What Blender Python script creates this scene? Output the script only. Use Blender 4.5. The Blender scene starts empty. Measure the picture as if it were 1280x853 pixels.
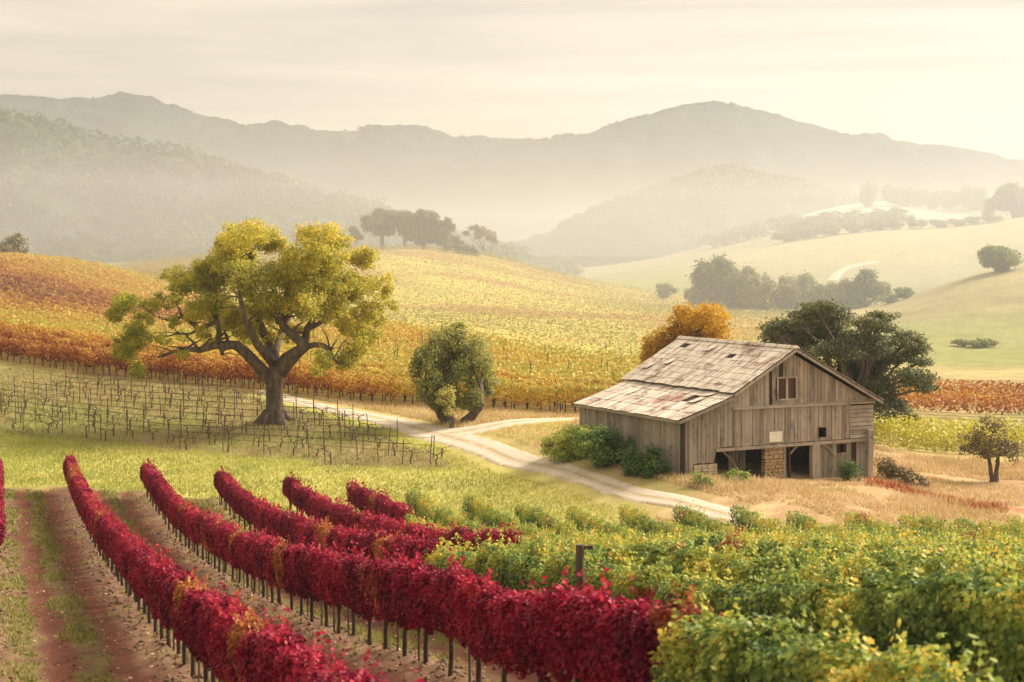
import bpy, math, random
import numpy as np
from mathutils import Vector

# ------------------------------------------------------------------ camera, sky, sun, exposure
S = bpy.context.scene
COL = S.collection
CAMZ, F, HY = 11.9, 2000.0, 310.0          # eye height, focal length in pixels of the 1280 px photograph, horizon row

cam_d = bpy.data.cameras.new('camera')
cam = bpy.data.objects.new('camera', cam_d)
COL.objects.link(cam)
cam.location = (0, 0, CAMZ)
cam.rotation_euler = (math.radians(90), 0, 0)
cam_d.sensor_width = 36
cam_d.lens = F / 1280 * 36
cam_d.shift_y = -(426.5 - HY) / 1280
cam_d.clip_start = 0.5
cam_d.clip_end = 20000
cam_d.dof.use_dof = True
cam_d.dof.focus_distance = 75
cam_d.dof.aperture_fstop = 2.0
S.camera = cam

SUN_EL, SUN_AZ = math.radians(37), math.radians(62)     # azimuth clockwise from +Y
w = bpy.data.worlds.new('World')
S.world = w
w.use_nodes = True
nt = w.node_tree
bg = nt.nodes['Background']
sky = nt.nodes.new('ShaderNodeTexSky')
sky.sky_type = 'NISHITA'
sky.sun_disc = False
sky.sun_elevation = SUN_EL
sky.sun_rotation = SUN_AZ
sky.air_density = 1.0
sky.dust_density = 1.5
sky.ozone_density = 1.0
tc = nt.nodes.new('ShaderNodeTexCoord')
mp = nt.nodes.new('ShaderNodeMapping')
mp.inputs['Scale'].default_value = (1.0, 1.0, 17.0)
mp.inputs['Rotation'].default_value = (0.0, math.radians(5), 0.0)
nz = nt.nodes.new('ShaderNodeTexNoise')
nz.inputs['Scale'].default_value = 2.2
nz.inputs['Detail'].default_value = 7
nz.inputs['Roughness'].default_value = 0.55
nz.inputs['Distortion'].default_value = 0.5
rp = nt.nodes.new('ShaderNodeMapRange')
rp.inputs['From Min'].default_value = 0.33
rp.inputs['From Max'].default_value = 0.67
rp.inputs['To Min'].default_value = 0.0
rp.inputs['To Max'].default_value = 1.0
veil = nt.nodes.new('ShaderNodeMix')
veil.data_type = 'RGBA'
veil.inputs[7].default_value = (7.0, 6.6, 5.3, 1)       # the pale cloud veil, in the sky texture's units
thick = nt.nodes.new('ShaderNodeMix'); thick.data_type = 'RGBA'       # thinner and thicker streaks of that veil
thick.inputs[6].default_value = (5.2, 4.25, 3.05, 1)
thick.inputs[7].default_value = (8.4, 6.95, 5.0, 1)
nt.links.new(rp.outputs[0], thick.inputs[0])
nt.links.new(thick.outputs[2], veil.inputs[7])
nt.links.new(tc.outputs['Generated'], mp.inputs['Vector'])
nt.links.new(mp.outputs[0], nz.inputs['Vector'])
nt.links.new(nz.outputs['Fac'], rp.inputs['Value'])
veil.inputs[0].default_value = 0.8
nt.links.new(sky.outputs[0], veil.inputs[6])
nt.links.new(veil.outputs[2], bg.inputs['Color'])
bg.inputs['Strength'].default_value = 0.085

sd = bpy.data.lights.new('sun', 'SUN')
sd.energy = 4.6
sd.angle = math.radians(24)
sd.color = (1.0, 0.88, 0.74)
sun = bpy.data.objects.new('sun', sd)
COL.objects.link(sun)
to_sun = Vector((math.sin(SUN_AZ) * math.cos(SUN_EL), math.cos(SUN_AZ) * math.cos(SUN_EL), math.sin(SUN_EL)))
sun.rotation_euler = to_sun.to_track_quat('Z', 'Y').to_euler()
sun.location = (60, 60, 80)

S.view_settings.view_transform = 'Standard'
S.view_settings.look = 'None'
S.view_settings.exposure = 0.95
S.view_settings.gamma = 1
S.render.engine = 'CYCLES'
S.cycles.max_bounces = 6
S.cycles.diffuse_bounces = 3
S.cycles.transmission_bounces = 3
S.cycles.volume_bounces = 1
S.cycles.use_denoising = True

# ------------------------------------------------------------------ helpers
rng = np.random.default_rng(7)
random.seed(7)


def smooth(a, b, x):
    t = np.clip((x - a) / (b - a), 0, 1)
    return t * t * (3 - 2 * t)


def _hash(i, j, k):
    h = (i * 374761393 + j * 668265263 + k * 974634777) & 0xFFFFFFFF
    h = ((h ^ (h >> 13)) * 1274126177) & 0xFFFFFFFF
    return ((h ^ (h >> 16)) & 0xFFFF) / 65535.0


def noise2(x, y, seed=0, octaves=3):
    x = np.asarray(x, float); y = np.asarray(y, float)
    tot = np.zeros(np.broadcast(x, y).shape); amp = 1.0; nrm = 0
    for o in range(octaves):
        xi = np.floor(x).astype(np.int64); yi = np.floor(y).astype(np.int64)
        fx = x - xi; fy = y - yi
        fx = fx * fx * (3 - 2 * fx); fy = fy * fy * (3 - 2 * fy)
        k = seed * 17 + o
        v = (_hash(xi, yi, k) * (1 - fx) + _hash(xi + 1, yi, k) * fx) * (1 - fy) + \
            (_hash(xi, yi + 1, k) * (1 - fx) + _hash(xi + 1, yi + 1, k) * fx) * fy
        tot = tot + amp * v; nrm += amp
        amp *= 0.5; x = x * 2.03 + 11.3; y = y * 2.03 + 5.7
    return tot / nrm


def fast_mesh(name, verts, faces, attrs=None, smooth_shade=False):
    """verts (N,3), faces (M,k) with one k, attrs {name: per-vertex floats or (N,3) colours}"""
    me = bpy.data.meshes.new(name)
    verts = np.ascontiguousarray(verts, dtype=np.float32)
    faces = np.ascontiguousarray(faces, dtype=np.int32)
    n, (m, k) = len(verts), faces.shape
    me.vertices.add(n)
    me.vertices.foreach_set('co', verts.ravel())
    me.loops.add(m * k)
    me.loops.foreach_set('vertex_index', faces.ravel())
    me.polygons.add(m)
    me.polygons.foreach_set('loop_start', np.arange(0, m * k, k, dtype=np.int32))
    me.polygons.foreach_set('loop_total', np.full(m, k, dtype=np.int32))
    if smooth_shade:
        me.polygons.foreach_set('use_smooth', np.ones(m, dtype=bool))
    for an, av in (attrs or {}).items():
        av = np.asarray(av, dtype=np.float32)
        if av.ndim == 1:
            a = me.attributes.new(an, 'FLOAT', 'POINT')
            a.data.foreach_set('value', av)
        else:
            a = me.attributes.new(an, 'FLOAT_COLOR', 'POINT')
            a.data.foreach_set('color', np.c_[av, np.ones(len(av))].astype(np.float32).ravel())
    me.update(calc_edges=True)
    return me


def link(name, data, parent=None, mat=None, loc=None):
    o = bpy.data.objects.new(name, data)
    COL.objects.link(o)
    if parent is not None:
        o.parent = parent
    if mat is not None and data is not None and len(data.materials) == 0:
        data.materials.append(mat)
    if loc is not None:
        o.location = loc
    return o


def tag(o, label=None, cat=None, group=None, kind=None):
    if label: o['label'] = label
    if cat: o['category'] = cat
    if group: o['group'] = group
    if kind: o['kind'] = kind
    return o


def thing(name, label, cat, loc, rz=0.0, group=None):
    o = link(name, None, loc=loc)
    o.empty_display_size = 0.3
    o.rotation_euler = (0, 0, rz)
    return tag(o, label, cat, group)


class MB:
    """collects quads (and triangles stored as quads) for one mesh"""
    def __init__(s):
        s.v = []; s.f = []

    def add(s, vs, fs):
        b = len(s.v)
        s.v += [tuple(v) for v in vs]
        s.f += [tuple(i + b for i in f) for f in fs]

    def hexa(s, p):
        """eight corners: bottom four counter-clockwise, then top four"""
        s.add(p, [(3, 2, 1, 0), (4, 5, 6, 7), (0, 1, 5, 4), (1, 2, 6, 5), (2, 3, 7, 6), (3, 0, 4, 7)])

    def box(s, x0, x1, y0, y1, z0, z1):
        s.hexa([(x0, y0, z0), (x1, y0, z0), (x1, y1, z0), (x0, y1, z0), (x0, y0, z1), (x1, y0, z1), (x1, y1, z1), (x0, y1, z1)])

    def tube(s, pts, rad, sides=7, wob=0.0, rnd=random):
        pts = [Vector(p) for p in pts]
        b = len(s.v)
        n = len(pts)
        for i, p in enumerate(pts):
            t = (pts[min(i + 1, n - 1)] - pts[max(i - 1, 0)]).normalized()
            a = t.cross(Vector((0.13, 1, 0.21))).normalized()
            c = t.cross(a)
            for k in range(sides):
                an = 2 * math.pi * k / sides
                r = rad[i] * (1 + wob * (rnd.random() - 0.5))
                s.v.append(tuple(p + a * (math.cos(an) * r) + c * (math.sin(an) * r)))
        for i in range(n - 1):
            for k in range(sides):
                k2 = (k + 1) % sides
                s.f.append((b + i * sides + k, b + i * sides + k2, b + (i + 1) * sides + k2, b + (i + 1) * sides + k))
        s.f.append(tuple(b + (n - 1) * sides + k for k in range(sides)))
        s.f.append(tuple(b + k for k in reversed(range(sides))))

    def mesh(s, name, smooth_shade=False):
        me = bpy.data.meshes.new(name)
        me.from_pydata(s.v, [], s.f)
        if smooth_shade:
            me.polygons.foreach_set('use_smooth', np.ones(len(me.polygons), dtype=bool))
        me.update()
        return me

    def build(s, name, mat, parent=None, smooth_shade=False, loc=None):
        return link(name, s.mesh(name, smooth_shade), parent, mat, loc)


# ------------------------------------------------------------------ materials
class NM:
    def __init__(s, name):
        s.m = bpy.data.materials.new(name)
        s.m.use_nodes = True
        s.t = s.m.node_tree
        s.b = s.t.nodes['Principled BSDF']
        s.out = s.t.nodes['Material Output']
        s.b.inputs['Roughness'].default_value = 0.8
        s.b.inputs['Specular IOR Level'].default_value = 0.25

    def n(s, kind, **kw):
        nd = s.t.nodes.new('ShaderNode' + kind)
        for k, v in kw.items():
            setattr(nd, k, v)
        return nd

    def l(s, a, b):
        s.t.links.new(a, b)

    def noise(s, scale, detail=4, rough=0.55, vec=None, sc=None, dist=0.0):
        nd = s.n('TexNoise')
        nd.inputs['Scale'].default_value = scale
        nd.inputs['Detail'].default_value = detail
        nd.inputs['Roughness'].default_value = rough
        nd.inputs['Distortion'].default_value = dist
        if vec is None:
            vec = s.pos()
        if sc is not None:
            mpn = s.n('Mapping')
            mpn.inputs['Scale'].default_value = sc
            s.l(vec, mpn.inputs['Vector'])
            vec = mpn.outputs[0]
        s.l(vec, nd.inputs['Vector'])
        return nd.outputs['Fac']

    def pos(s):
        return s.n('NewGeometry').outputs['Position']

    def obj(s):
        return s.n('TexCoord').outputs['Object']

    def ramp(s, fac, stops, interp='LINEAR'):
        nd = s.n('ValToRGB')
        cr = nd.color_ramp
        cr.interpolation = interp
        while len(cr.elements) < len(stops):
            cr.elements.new(0.5)
        for e, (p, c) in zip(cr.elements, stops):
            e.position = p
            e.color = (*c, 1)
        s.l(fac, nd.inputs['Fac'])
        return nd.outputs['Color']

    def rng(s, v, a, b, c=0.0, d=1.0):
        nd = s.n('MapRange')
        for i, x in zip(('From Min', 'From Max', 'To Min', 'To Max'), (a, b, c, d)):
            nd.inputs[i].default_value = x
        s.l(v, nd.inputs['Value'])
        return nd.outputs[0]

    def math(s, op, a, b=0.0, clamp=False):
        nd = s.n('Math', operation=op, use_clamp=clamp)
        for i, x in enumerate((a, b)):
            if isinstance(x, (int, float)):
                nd.inputs[i].default_value = x
            else:
                s.l(x, nd.inputs[i])
        return nd.outputs[0]

    def mix(s, fac, a, b, blend='MIX'):
        nd = s.n('Mix', data_type='RGBA', blend_type=blend)
        for i, x in ((0, fac), (6, a), (7, b)):
            if isinstance(x, (int, float)):
                nd.inputs[i].default_value = x
            elif isinstance(x, tuple):
                nd.inputs[i].default_value = (*x, 1)
            else:
                s.l(x, nd.inputs[i])
        return nd.outputs[2]

    def attr(s, name):
        return s.n('Attribute', attribute_name=name)

    def orand(s):
        return s.n('ObjectInfo').outputs['Random']

    def bump(s, h, strength=0.5, dist=0.05):
        nd = s.n('Bump')
        nd.inputs['Strength'].default_value = strength
        nd.inputs['Distance'].default_value = dist
        s.l(h, nd.inputs['Height'])
        s.l(nd.outputs[0], s.b.inputs['Normal'])

    def color(s, c):
        if isinstance(c, tuple):
            s.b.inputs['Base Color'].default_value = (*c, 1)
        else:
            s.l(c, s.b.inputs['Base Color'])
        return s


def leaf_mat(name, stops, patch=None, transl=0.35, objvar=0.25, rough=0.55, hue_noise=None):
    """colour from each leaf's own value; patch = (scale, lo, hi, stops): whole shoots that have turned colour"""
    M = NM(name)
    lv = M.attr('lv').outputs['Fac']
    v = M.math('ADD', lv, M.math('MULTIPLY', M.math('SUBTRACT', M.orand(), 0.5), objvar), clamp=True)
    if hue_noise:
        nzv = M.noise(hue_noise[0], 2)
        v = M.math('ADD', v, M.rng(nzv, 0.3, 0.7, -hue_noise[1], hue_noise[1]), clamp=True)
    c = M.ramp(v, stops)
    for pt in (patch if isinstance(patch, list) else [patch] if patch else []):
        sc, lo, hi, st = pt
        nzv = M.noise(sc, 2, 0.5)
        m = M.rng(M.math('ADD', nzv, M.math('MULTIPLY', M.math('SUBTRACT', lv, 0.5), 0.12)), lo, hi)
        c = M.mix(m, c, M.ramp(lv, st))
    M.color(c)
    M.b.inputs['Roughness'].default_value = rough
    M.b.inputs['Specular IOR Level'].default_value = 0.3
    tr = M.n('BsdfTranslucent')
    M.l(c, tr.inputs['Color'])
    mx = M.n('MixShader')
    mx.inputs[0].default_value = transl
    M.l(M.b.outputs[0], mx.inputs[1])
    M.l(tr.outputs[0], mx.inputs[2])
    M.l(mx.outputs[0], M.out.inputs['Surface'])
    return M.m


MAT = {}
MAT['crimson_leaf'] = leaf_mat('crimson_leaf', [(0.0, (0.07, 0.006, 0.020)), (0.35, (0.24, 0.010, 0.038)), (0.7, (0.47, 0.024, 0.065)), (0.93, (0.62, 0.07, 0.08)), (1.0, (0.66, 0.22, 0.09))],
                               [(0.33, 0.61, 0.71, [(0.0, (0.22, 0.05, 0.02)), (0.5, (0.52, 0.20, 0.05)), (1.0, (0.55, 0.38, 0.08))])], hue_noise=(0.5, 0.14))
MAT['green_leaf'] = leaf_mat('green_leaf', [(0.0, (0.041, 0.082, 0.032)), (0.4, (0.134, 0.209, 0.059)), (0.7, (0.336, 0.419, 0.088)), (0.9, (0.645, 0.609, 0.118)), (1.0, (0.800, 0.571, 0.102))],
                             [(0.45, 0.67, 0.72, [(0.0, (0.14, 0.01, 0.03)), (0.5, (0.38, 0.04, 0.05)), (1.0, (0.50, 0.22, 0.05))]),
                              (0.8, 0.68, 0.74, [(0.0, (0.30, 0.22, 0.03)), (1.0, (0.60, 0.45, 0.06))])], hue_noise=(0.3, 0.10))
MAT['amber_leaf'] = None
M = NM('bark')
c = M.ramp(M.noise(3.0, 6, 0.65, sc=(1, 1, 0.25)), [(0.3, (0.055, 0.038, 0.028)), (0.5, (0.13, 0.098, 0.074)), (0.75, (0.26, 0.205, 0.16))])
M.color(c); M.bump(M.noise(5.0, 5, 0.75, sc=(1, 1, 0.16)), 1.0, 0.16)
MAT['bark'] = M.m
M = NM('vine_wood')
M.color(M.ramp(M.noise(14.0, 4, 0.6, sc=(1, 1, 0.2)), [(0.3, (0.035, 0.025, 0.02)), (0.7, (0.12, 0.085, 0.06))])); M.bump(M.noise(25, 3), 0.6, 0.02)
MAT['vine_wood'] = M.m
M = NM('old_stake')
M.color(M.ramp(M.noise(9.0, 4, 0.6, sc=(1, 1, 0.1)), [(0.3, (0.05, 0.035, 0.027)), (0.7, (0.17, 0.125, 0.09))])); M.bump(M.noise(25, 3, sc=(1, 1, 0.1)), 0.6, 0.02)
MAT['old_stake'] = M.m
M = NM('wire'); M.color((0.10, 0.085, 0.07)); M.b.inputs['Metallic'].default_value = 0.4
MAT['wire'] = M.m

# ------------------------------------------------------------------ the land: heights measured along sight lines, then one smooth sheet through them
def pt(px, py, Y):
    return ((px - 640) / F * Y, Y, CAMZ - (py - HY) / F * Y)


K = [(2.2, 18.5, 5.8), (-1.16, 29, 4.15), (-9.2, 54, .45), (-15.4, 73, -1.35), (-19.5, 85.6, -1.55),
     (-1.8, 17.9, 5.15), (-6.1, 31.3, 3.3), (-12.7, 52, .9), (-18.7, 70.5, -.75), (-24.3, 88, -1.6),
     (4, 12.5, 6.8), (3.3, 14.5, 6.5), (6.1, 19, 6.15), (2.3, 30.7, 4.0), (-2.0, 44, 2.0), (-7.2, 60.4, -.25), (-15.2, 83.2, -1.6),
     (-.1, 46, 1.85), (7.2, 40, 2.8), (9.9, 55, .4), (12.2, 68, -1.6), (9.2, 30, 4.2), (13.7, 45, 1.9), (20.7, 68, -1.4),
     (-4, 78, -1.7), (2, 74, -1.8), (6, 73, -1.8),
     pt(120, 590, 96), pt(0, 545, 110), pt(210, 560, 107), pt(420, 585, 97), pt(560, 585, 96),
     pt(100, 500, 128), pt(0, 450, 152), pt(343, 528, 115), pt(350, 490, 130),
     pt(360, 498, 126), pt(480, 520, 116), pt(560, 545, 106), pt(640, 575, 96), pt(720, 600, 87), pt(800, 620, 82.5), pt(905, 643, 77),
     (9.05, 85, -.1), (20.5, 91.3, -1.2), (4.0, 94.2, .25), (15.4, 100, -.3),
     (11.7, 86.4, -.55), (14.0, 87.5, -.75), (16.5, 88.9, -1.0), (13.0, 84.0, -.55), pt(720, 524, 111), pt(640, 530, 107), pt(1000, 640, 77), pt(960, 610, 82),
     pt(1200, 620, 90), pt(1270, 645, 80), pt(1240, 600, 97), pt(1150, 570, 108), pt(1210, 530, 130), pt(1210, 498, 150),
     pt(1200, 470, 175), pt(1200, 430, 230), pt(1000, 430, 220),
     pt(1280, 337, 300), pt(1200, 352, 300), pt(1110, 387, 300), pt(1280, 388, 265), pt(1250, 345, 380),
     pt(900, 400, 270), pt(950, 390, 350), pt(750, 352, 560), pt(700, 330, 800),
     pt(1280, 272, 560), pt(1100, 290, 560), pt(950, 313, 560), pt(1150, 376, 420), pt(1250, 332, 480), pt(1000, 345, 470),
     pt(1280, 243, 800), pt(1060, 256, 800), pt(1180, 264, 760), pt(920, 297, 800), pt(1250, 280, 660),
     pt(100, 445, 158), pt(0, 430, 165), pt(0, 392, 195), pt(0, 331, 235), pt(100, 340, 240), pt(180, 360, 240), pt(250, 384, 235),
     pt(100, 396, 200), pt(250, 445, 170), pt(400, 482, 138), pt(200, 478, 136), pt(450, 505, 124), pt(700, 520, 115),
     pt(500, 420, 190), pt(700, 449, 180), pt(60, 360, 330), pt(150, 345, 330),
     pt(700, 400, 250), pt(600, 333, 360), pt(520, 311, 400), pt(480, 312, 405), pt(560, 314, 400), pt(620, 322, 400), pt(700, 345, 400),
     pt(850, 380, 370), pt(300, 320, 420), pt(130, 329, 420), pt(560, 370, 290), pt(450, 400, 220), pt(520, 330, 500), pt(300, 335, 520),
     pt(640, 345, 520), pt(400, 345, 300), pt(330, 400, 230),
     (0, 0, 8.7), (-30, 0, 8.2), (30, 0, 9.2), (-20, 18, 4.6), (20, 18, 6.5), (-45, 40, 1.8), (-45, 85, -1.6), (-60, 112, -.6),
     (40, 45, 2), (45, 70, -1.2), (60, 95, -2.4), (90, 150, -2.2), (-150, 150, 3), (-200, 240, 12), (-300, 420, 8), (200, 250, 2),
     (220, 300, 10), (350, 560, 26), (600, 800, 42), (-300, 900, 6), (0, 900, 4.5), (-900, 1500, 10), (0, 1500, 8), (900, 1500, 20), (0, 3500, 15),
     (-2500, 3500, 15), (2500, 3500, 20)]
K = np.array(K, float)


def uv(x, y):
    yy = np.maximum(np.asarray(y, float), -2) + 10
    return np.clip(np.asarray(x, float) / yy, -1.5, 1.5) * 2.2, np.log(yy)


def _tps():
    u, v = uv(K[:, 0], K[:, 1])
    r2 = (u[:, None] - u) ** 2 + (v[:, None] - v) ** 2
    A = 0.5 * r2 * np.log(r2 + 1e-12)
    lam = 0.0004 * (1 + K[:, 1] / 400)
    A = A + np.diag(lam)
    P = np.c_[np.ones(len(u)), u, v]
    n = len(u)
    L = np.zeros((n + 3, n + 3)); L[:n, :n] = A; L[:n, n:] = P; L[n:, :n] = P.T
    sol = np.linalg.solve(L, np.r_[K[:, 2], 0, 0, 0])
    return u, v, sol


_U, _V, _S = _tps()


def gz(x, y):
    x = np.asarray(x, float); y = np.asarray(y, float)
    sh = np.broadcast(x, y).shape
    x = np.broadcast_to(x, sh).ravel(); y = np.broadcast_to(y, sh).ravel()
    out = np.empty(len(x))
    for a in range(0, len(x), 40000):
        u, v = uv(x[a:a + 40000], y[a:a + 40000])
        r2 = (u[:, None] - _U) ** 2 + (v[:, None] - _V) ** 2
        out[a:a + 40000] = (0.5 * r2 * np.log(r2 + 1e-12)) @ _S[:-3] + _S[-3] + _S[-2] * u + _S[-1] * v
    return out.reshape(sh)


def g1(x, y):
    return float(gz(x, y))


_YS = np.r_[np.arange(12, 140, 0.25), np.arange(140, 500, 1.0), np.arange(500, 1600, 4.0)]


def at(px, py):
    """the point of the ground seen at a pixel of the photograph"""
    X = (px - 640) / F * _YS
    Z = CAMZ - (py - HY) / F * _YS
    d = Z - gz(X, _YS)
    i = int(np.argmax(d < 0)) if (d < 0).any() else len(_YS) - 1
    return float(X[i]), float(_YS[i]), g1(X[i], _YS[i])


SLOPE = 0.321                                     # vine rows: X = c - SLOPE * Y
ROW_C = [-0.15, 3.95, 8.0, 11.6, 14.8, 17.7, 20.2, 22.7, 24.9, 27.1, 29.3, 31.4, 33.5, 35.6, 37.7, 39.8, 41.9, 44.0, 46.1, 48.2, 50.3, 52.4, 54.5, 56.6, 58.7, 60.8, 62.9, 65.0, 67.1, 69.2, 71.3, 73.4]
ROW_END = [87.5, 88, 85.6, 83.2, 80.8, 79.2, 77.3, 76.6, 75.6, 74.8, 74, 73, 72, 71, 70, 69.5, 69, 68.5, 68, 67.5, 67, 66.5, 66, 65.5, 65, 64.5, 64, 63.5, 63, 62.5, 62, 61.5]
RED_FROM = {0: 58, 1: 0, 2: 18.3, 3: 42, 4: 46.5, 5: 69}


def row_end_y(cc):
    return np.interp(cc, ROW_C, ROW_END)


FRONT_AMBER = np.array([[-120, 205], [-75, 170]] + [list(pt(*q)[:2]) for q in ((0, 452, 151), (200, 478, 136), (450, 505, 124.5), (700, 520, 116))] + [[14, 115.5]])


def amber_front(x):
    return np.interp(x, FRONT_AMBER[:, 0], FRONT_AMBER[:, 1])


def amber_back(x):
    return np.interp(x, [-120, -60, -52, -47, -36, -14, 5, 14], [262, 250, 246, 240, 205, 192, 178, 172])


ROAD = [pt(330, 493, 131)[:2], pt(360, 498, 126)[:2], pt(430, 511, 119)[:2], pt(500, 527, 112)[:2], pt(560, 545, 105.5)[:2], pt(610, 562, 100)[:2], pt(660, 580, 93.5)[:2],
        pt(720, 598, 88)[:2], pt(790, 617, 83)[:2], pt(850, 631, 80)[:2], pt(905, 643, 77)[:2], pt(950, 652, 75)[:2]]
BRANCH = [pt(545, 542, 106.5)[:2], pt(600, 536, 107)[:2], pt(660, 530.5, 108.5)[:2], pt(720, 525, 110.5)[:2], pt(790, 521, 113)[:2], pt(860, 519, 116)[:2]]


def poly_dist(x, y, P):
    d = np.full(np.shape(x), 1e9)
    for (ax, ay), (bx, by) in zip(P[:-1], P[1:]):
        dx, dy = bx - ax, by - ay
        t = np.clip(((x - ax) * dx + (y - ay) * dy) / (dx * dx + dy * dy), 0, 1)
        d = np.minimum(d, np.hypot(x - ax - t * dx, y - ay - t * dy))
    return d


def road_dist(x, y):
    return np.minimum(poly_dist(x, y, ROAD), poly_dist(x, y, BRANCH))


def zones(x, y):
    """which piece of land a point is in; soft 0..1 masks"""
    n = noise2(x * 0.35, y * 0.35, 3) - 0.5
    cc = x + SLOPE * y
    ye = row_end_y(cc)
    Z = {}
    Z['vine'] = smooth(1.2, -0.6, y - ye - 2.0 + n * 2.5) * smooth(-14, -8, cc)
    low = np.interp(x, [-60, -35.2, -23, -10.7, -3.8, 0], [118, 110.5, 107, 98, 96, 96])
    Z['bare'] = smooth(-0.7, 0.7, y - low + n * 3) * smooth(0.5, -1.0, y - amber_front(x) + 2) * smooth(1.8, 2.6, poly_dist(x, y, ROAD)) * smooth(1, -1, x - np.interp(y, [95, 126, 160], [-2.6, -17.8, -34]))
    Z['amber'] = smooth(-1.2, 0.4, y - amber_front(x) + n * 1.5) * smooth(2, -2, y - amber_back(x) + n * 5) * smooth(17, 13, x)
    Z['knoll'] = smooth(-2, 2, y - amber_back(x) + n * 5) * smooth(430, 390, y) * smooth(30, 10, x - np.interp(y, [170, 400], [20, 50])) * smooth(-110, -80, x)
    Z['barn'] = smooth(-1.5, 1.5, x - np.interp(y, [70, 80, 90, 98, 106], [9.0, 7.0, 4.5, 2.6, 4.0]) + n * 3) * smooth(66, 72, y) * smooth(112, 104, y + n * 8)
    return Z


def lerp(a, b, t):
    return a + (np.asarray(b) - a) * t[..., None]


def ground_color(x, y):
    n1 = noise2(x * 0.13, y * 0.13, 1, 4); n2 = noise2(x * 0.9, y * 0.9, 2, 3); n3 = noise2(x * 0.02, y * 0.02, 5, 3)
    px = x / np.maximum(y, 1) * F + 640
    c = np.zeros(np.shape(x) + (3,)) + np.array([0.40, 0.33, 0.15])
    c = lerp(c, [0.33, 0.31, 0.11], smooth(0.4, 0.65, n3 * 0.6 + n1 * 0.4))
    far = smooth(300, 460, y)
    c = lerp(c, [0.34, 0.31, 0.15], far)
    c = lerp(c, [0.17, 0.20, 0.08], far * smooth(0.5, 0.56, noise2(x * 0.006, y * 0.004, 9, 2)))
    c = lerp(c, [0.30, 0.27, 0.15], far * smooth(0.5, 0.6, noise2(x * 0.02, y * 0.05, 10, 3)) * .6)
    crest = smooth(470, 545, y) * smooth(600, 575, y) * smooth(25, 60, x)
    c = lerp(c, [0.44, 0.39, 0.20], crest * .9)  # lit edge of the far crest, painted as a lighter field colour
    low = smooth(345, 390, y) * smooth(480, 440, y) * smooth(30, 60, x)
    c = lerp(c, [0.20, 0.20, 0.085], low * (.55 + .45 * smooth(.4, .6, noise2(x * .02, y * .03, 15, 3))))  # shading below that crest, painted as a darker green gold
    mid = smooth(400, 420, y) * smooth(640, 600, y) * smooth(75, 40, x) * smooth(-5, 12, x)
    c = lerp(c, [0.24, 0.255, 0.085], mid * .9)
    # two pale stubble fields on the far slopes and a pale one below the forest hill
    pale = smooth(690, 720, y) * smooth(870, 830, y) * smooth(860, 940, px) * smooth(1180, 1130, px + (y - 780) * 1.0)
    c = lerp(c, [0.68, 0.60, 0.42], pale)
    pale = smooth(640, 660, y) * smooth(900, 850, y) * smooth(-40, 20, px) * smooth(240, 200, px)
    c = lerp(c, [0.62, 0.55, 0.40], pale)
    # mound on the right: browner stubble, mown stripes
    md = smooth(225, 262, y) * smooth(345, 320, y) * smooth(1080, 1130, px)
    c = lerp(c, [0.36, 0.31, 0.145], md)
    c = lerp(c, [0.25, 0.22, 0.10], md * smooth(292, 268, y) * .8)  # shaded lower part of the mound, painted into its colour
    c = lerp(c, [0.34, 0.29, 0.14], md * smooth(.45, .6, noise2(x * .03 + y * .11, y * .35 - x * .05, 13, 3)) * .8)
    # pasture beside the orange block
    fl = smooth(186, 196, y + x * .08) * smooth(268, 255, y) * smooth(25, 45, x)
    c = lerp(c, [0.27, 0.275, 0.095], fl)
    ps = smooth(152, 160, y) * smooth(200, 188, y + x * .08) * smooth(262, 235, y) * smooth(30, 45, x + (y - 150) * 0.1)
    c = lerp(c, [0.42, 0.35, 0.16], ps)
    c = lerp(c, [0.30, 0.24, 0.10], ps * smooth(0.48, 0.66, noise2(x * .06, y * .22, 14, 4)))
    Z = zones(x, y)
    near = smooth(135, 118, y) * smooth(40, 28, x)
    gcol = np.zeros(np.shape(x) + (3,)) + np.array([0.43, 0.40, 0.11])
    gcol = lerp(gcol, [0.31, 0.33, 0.08], smooth(0.45, 0.7, n1))
    gcol = lerp(gcol, [0.42, 0.37, 0.14], smooth(0.5, 0.75, n2) * 0.6)
    gcol = lerp(gcol, [0.46, 0.36, 0.155], smooth(-4, 3, x + (y - 96) * .4) * smooth(.25, .6, n1 * .5 + n2 * .5))
    c = c * (1 - near[..., None]) + gcol * near[..., None]
    # straw coloured verge between the road and the amber vines
    vg = smooth(-2, 0.5, y - np.interp(x, [-30, -17, -3, 6, 14], [133, 126.5, 106, 108, 111])) * smooth(0.8, -0.4, y - amber_front(x)) * smooth(-19, -16, x) * smooth(18, 12, x)
    c = lerp(c, [0.50, 0.40, 0.17], vg * (0.75 + 0.25 * n2))
    b = Z['bare']
    bc = np.zeros(np.shape(x) + (3,)) + np.array([0.25, 0.20, 0.08])
    bc = lerp(bc, [0.30, 0.235, 0.11], smooth(0.4, 0.7, n2))
    bc = lerp(bc, [0.22, 0.235, 0.065], smooth(0.5, 0.7, n1))
    c = c * (1 - b[..., None]) + bc * b[..., None]
    a = Z['amber']
    ac = np.zeros(np.shape(x) + (3,)) + np.array([0.27, 0.18, 0.06])
    ac = lerp(ac, [0.30, 0.22, 0.07], smooth(0.4, 0.6, n2))
    c = c * (1 - a[..., None]) + ac * a[..., None]
    k = Z['knoll']
    kc = np.zeros(np.shape(x) + (3,)) + np.array([0.42, 0.36, 0.10])
    kc = lerp(kc, [0.50, 0.42, 0.11], smooth(0.35, 0.65, noise2(x * 0.05 + y * 0.02, y * 0.03, 11, 3)))
    kc = lerp(kc, [0.36, 0.21, 0.075], smooth(0.5, 0.72, noise2(x * 0.03, y * 0.07, 12, 3)) * 0.8)
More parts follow.
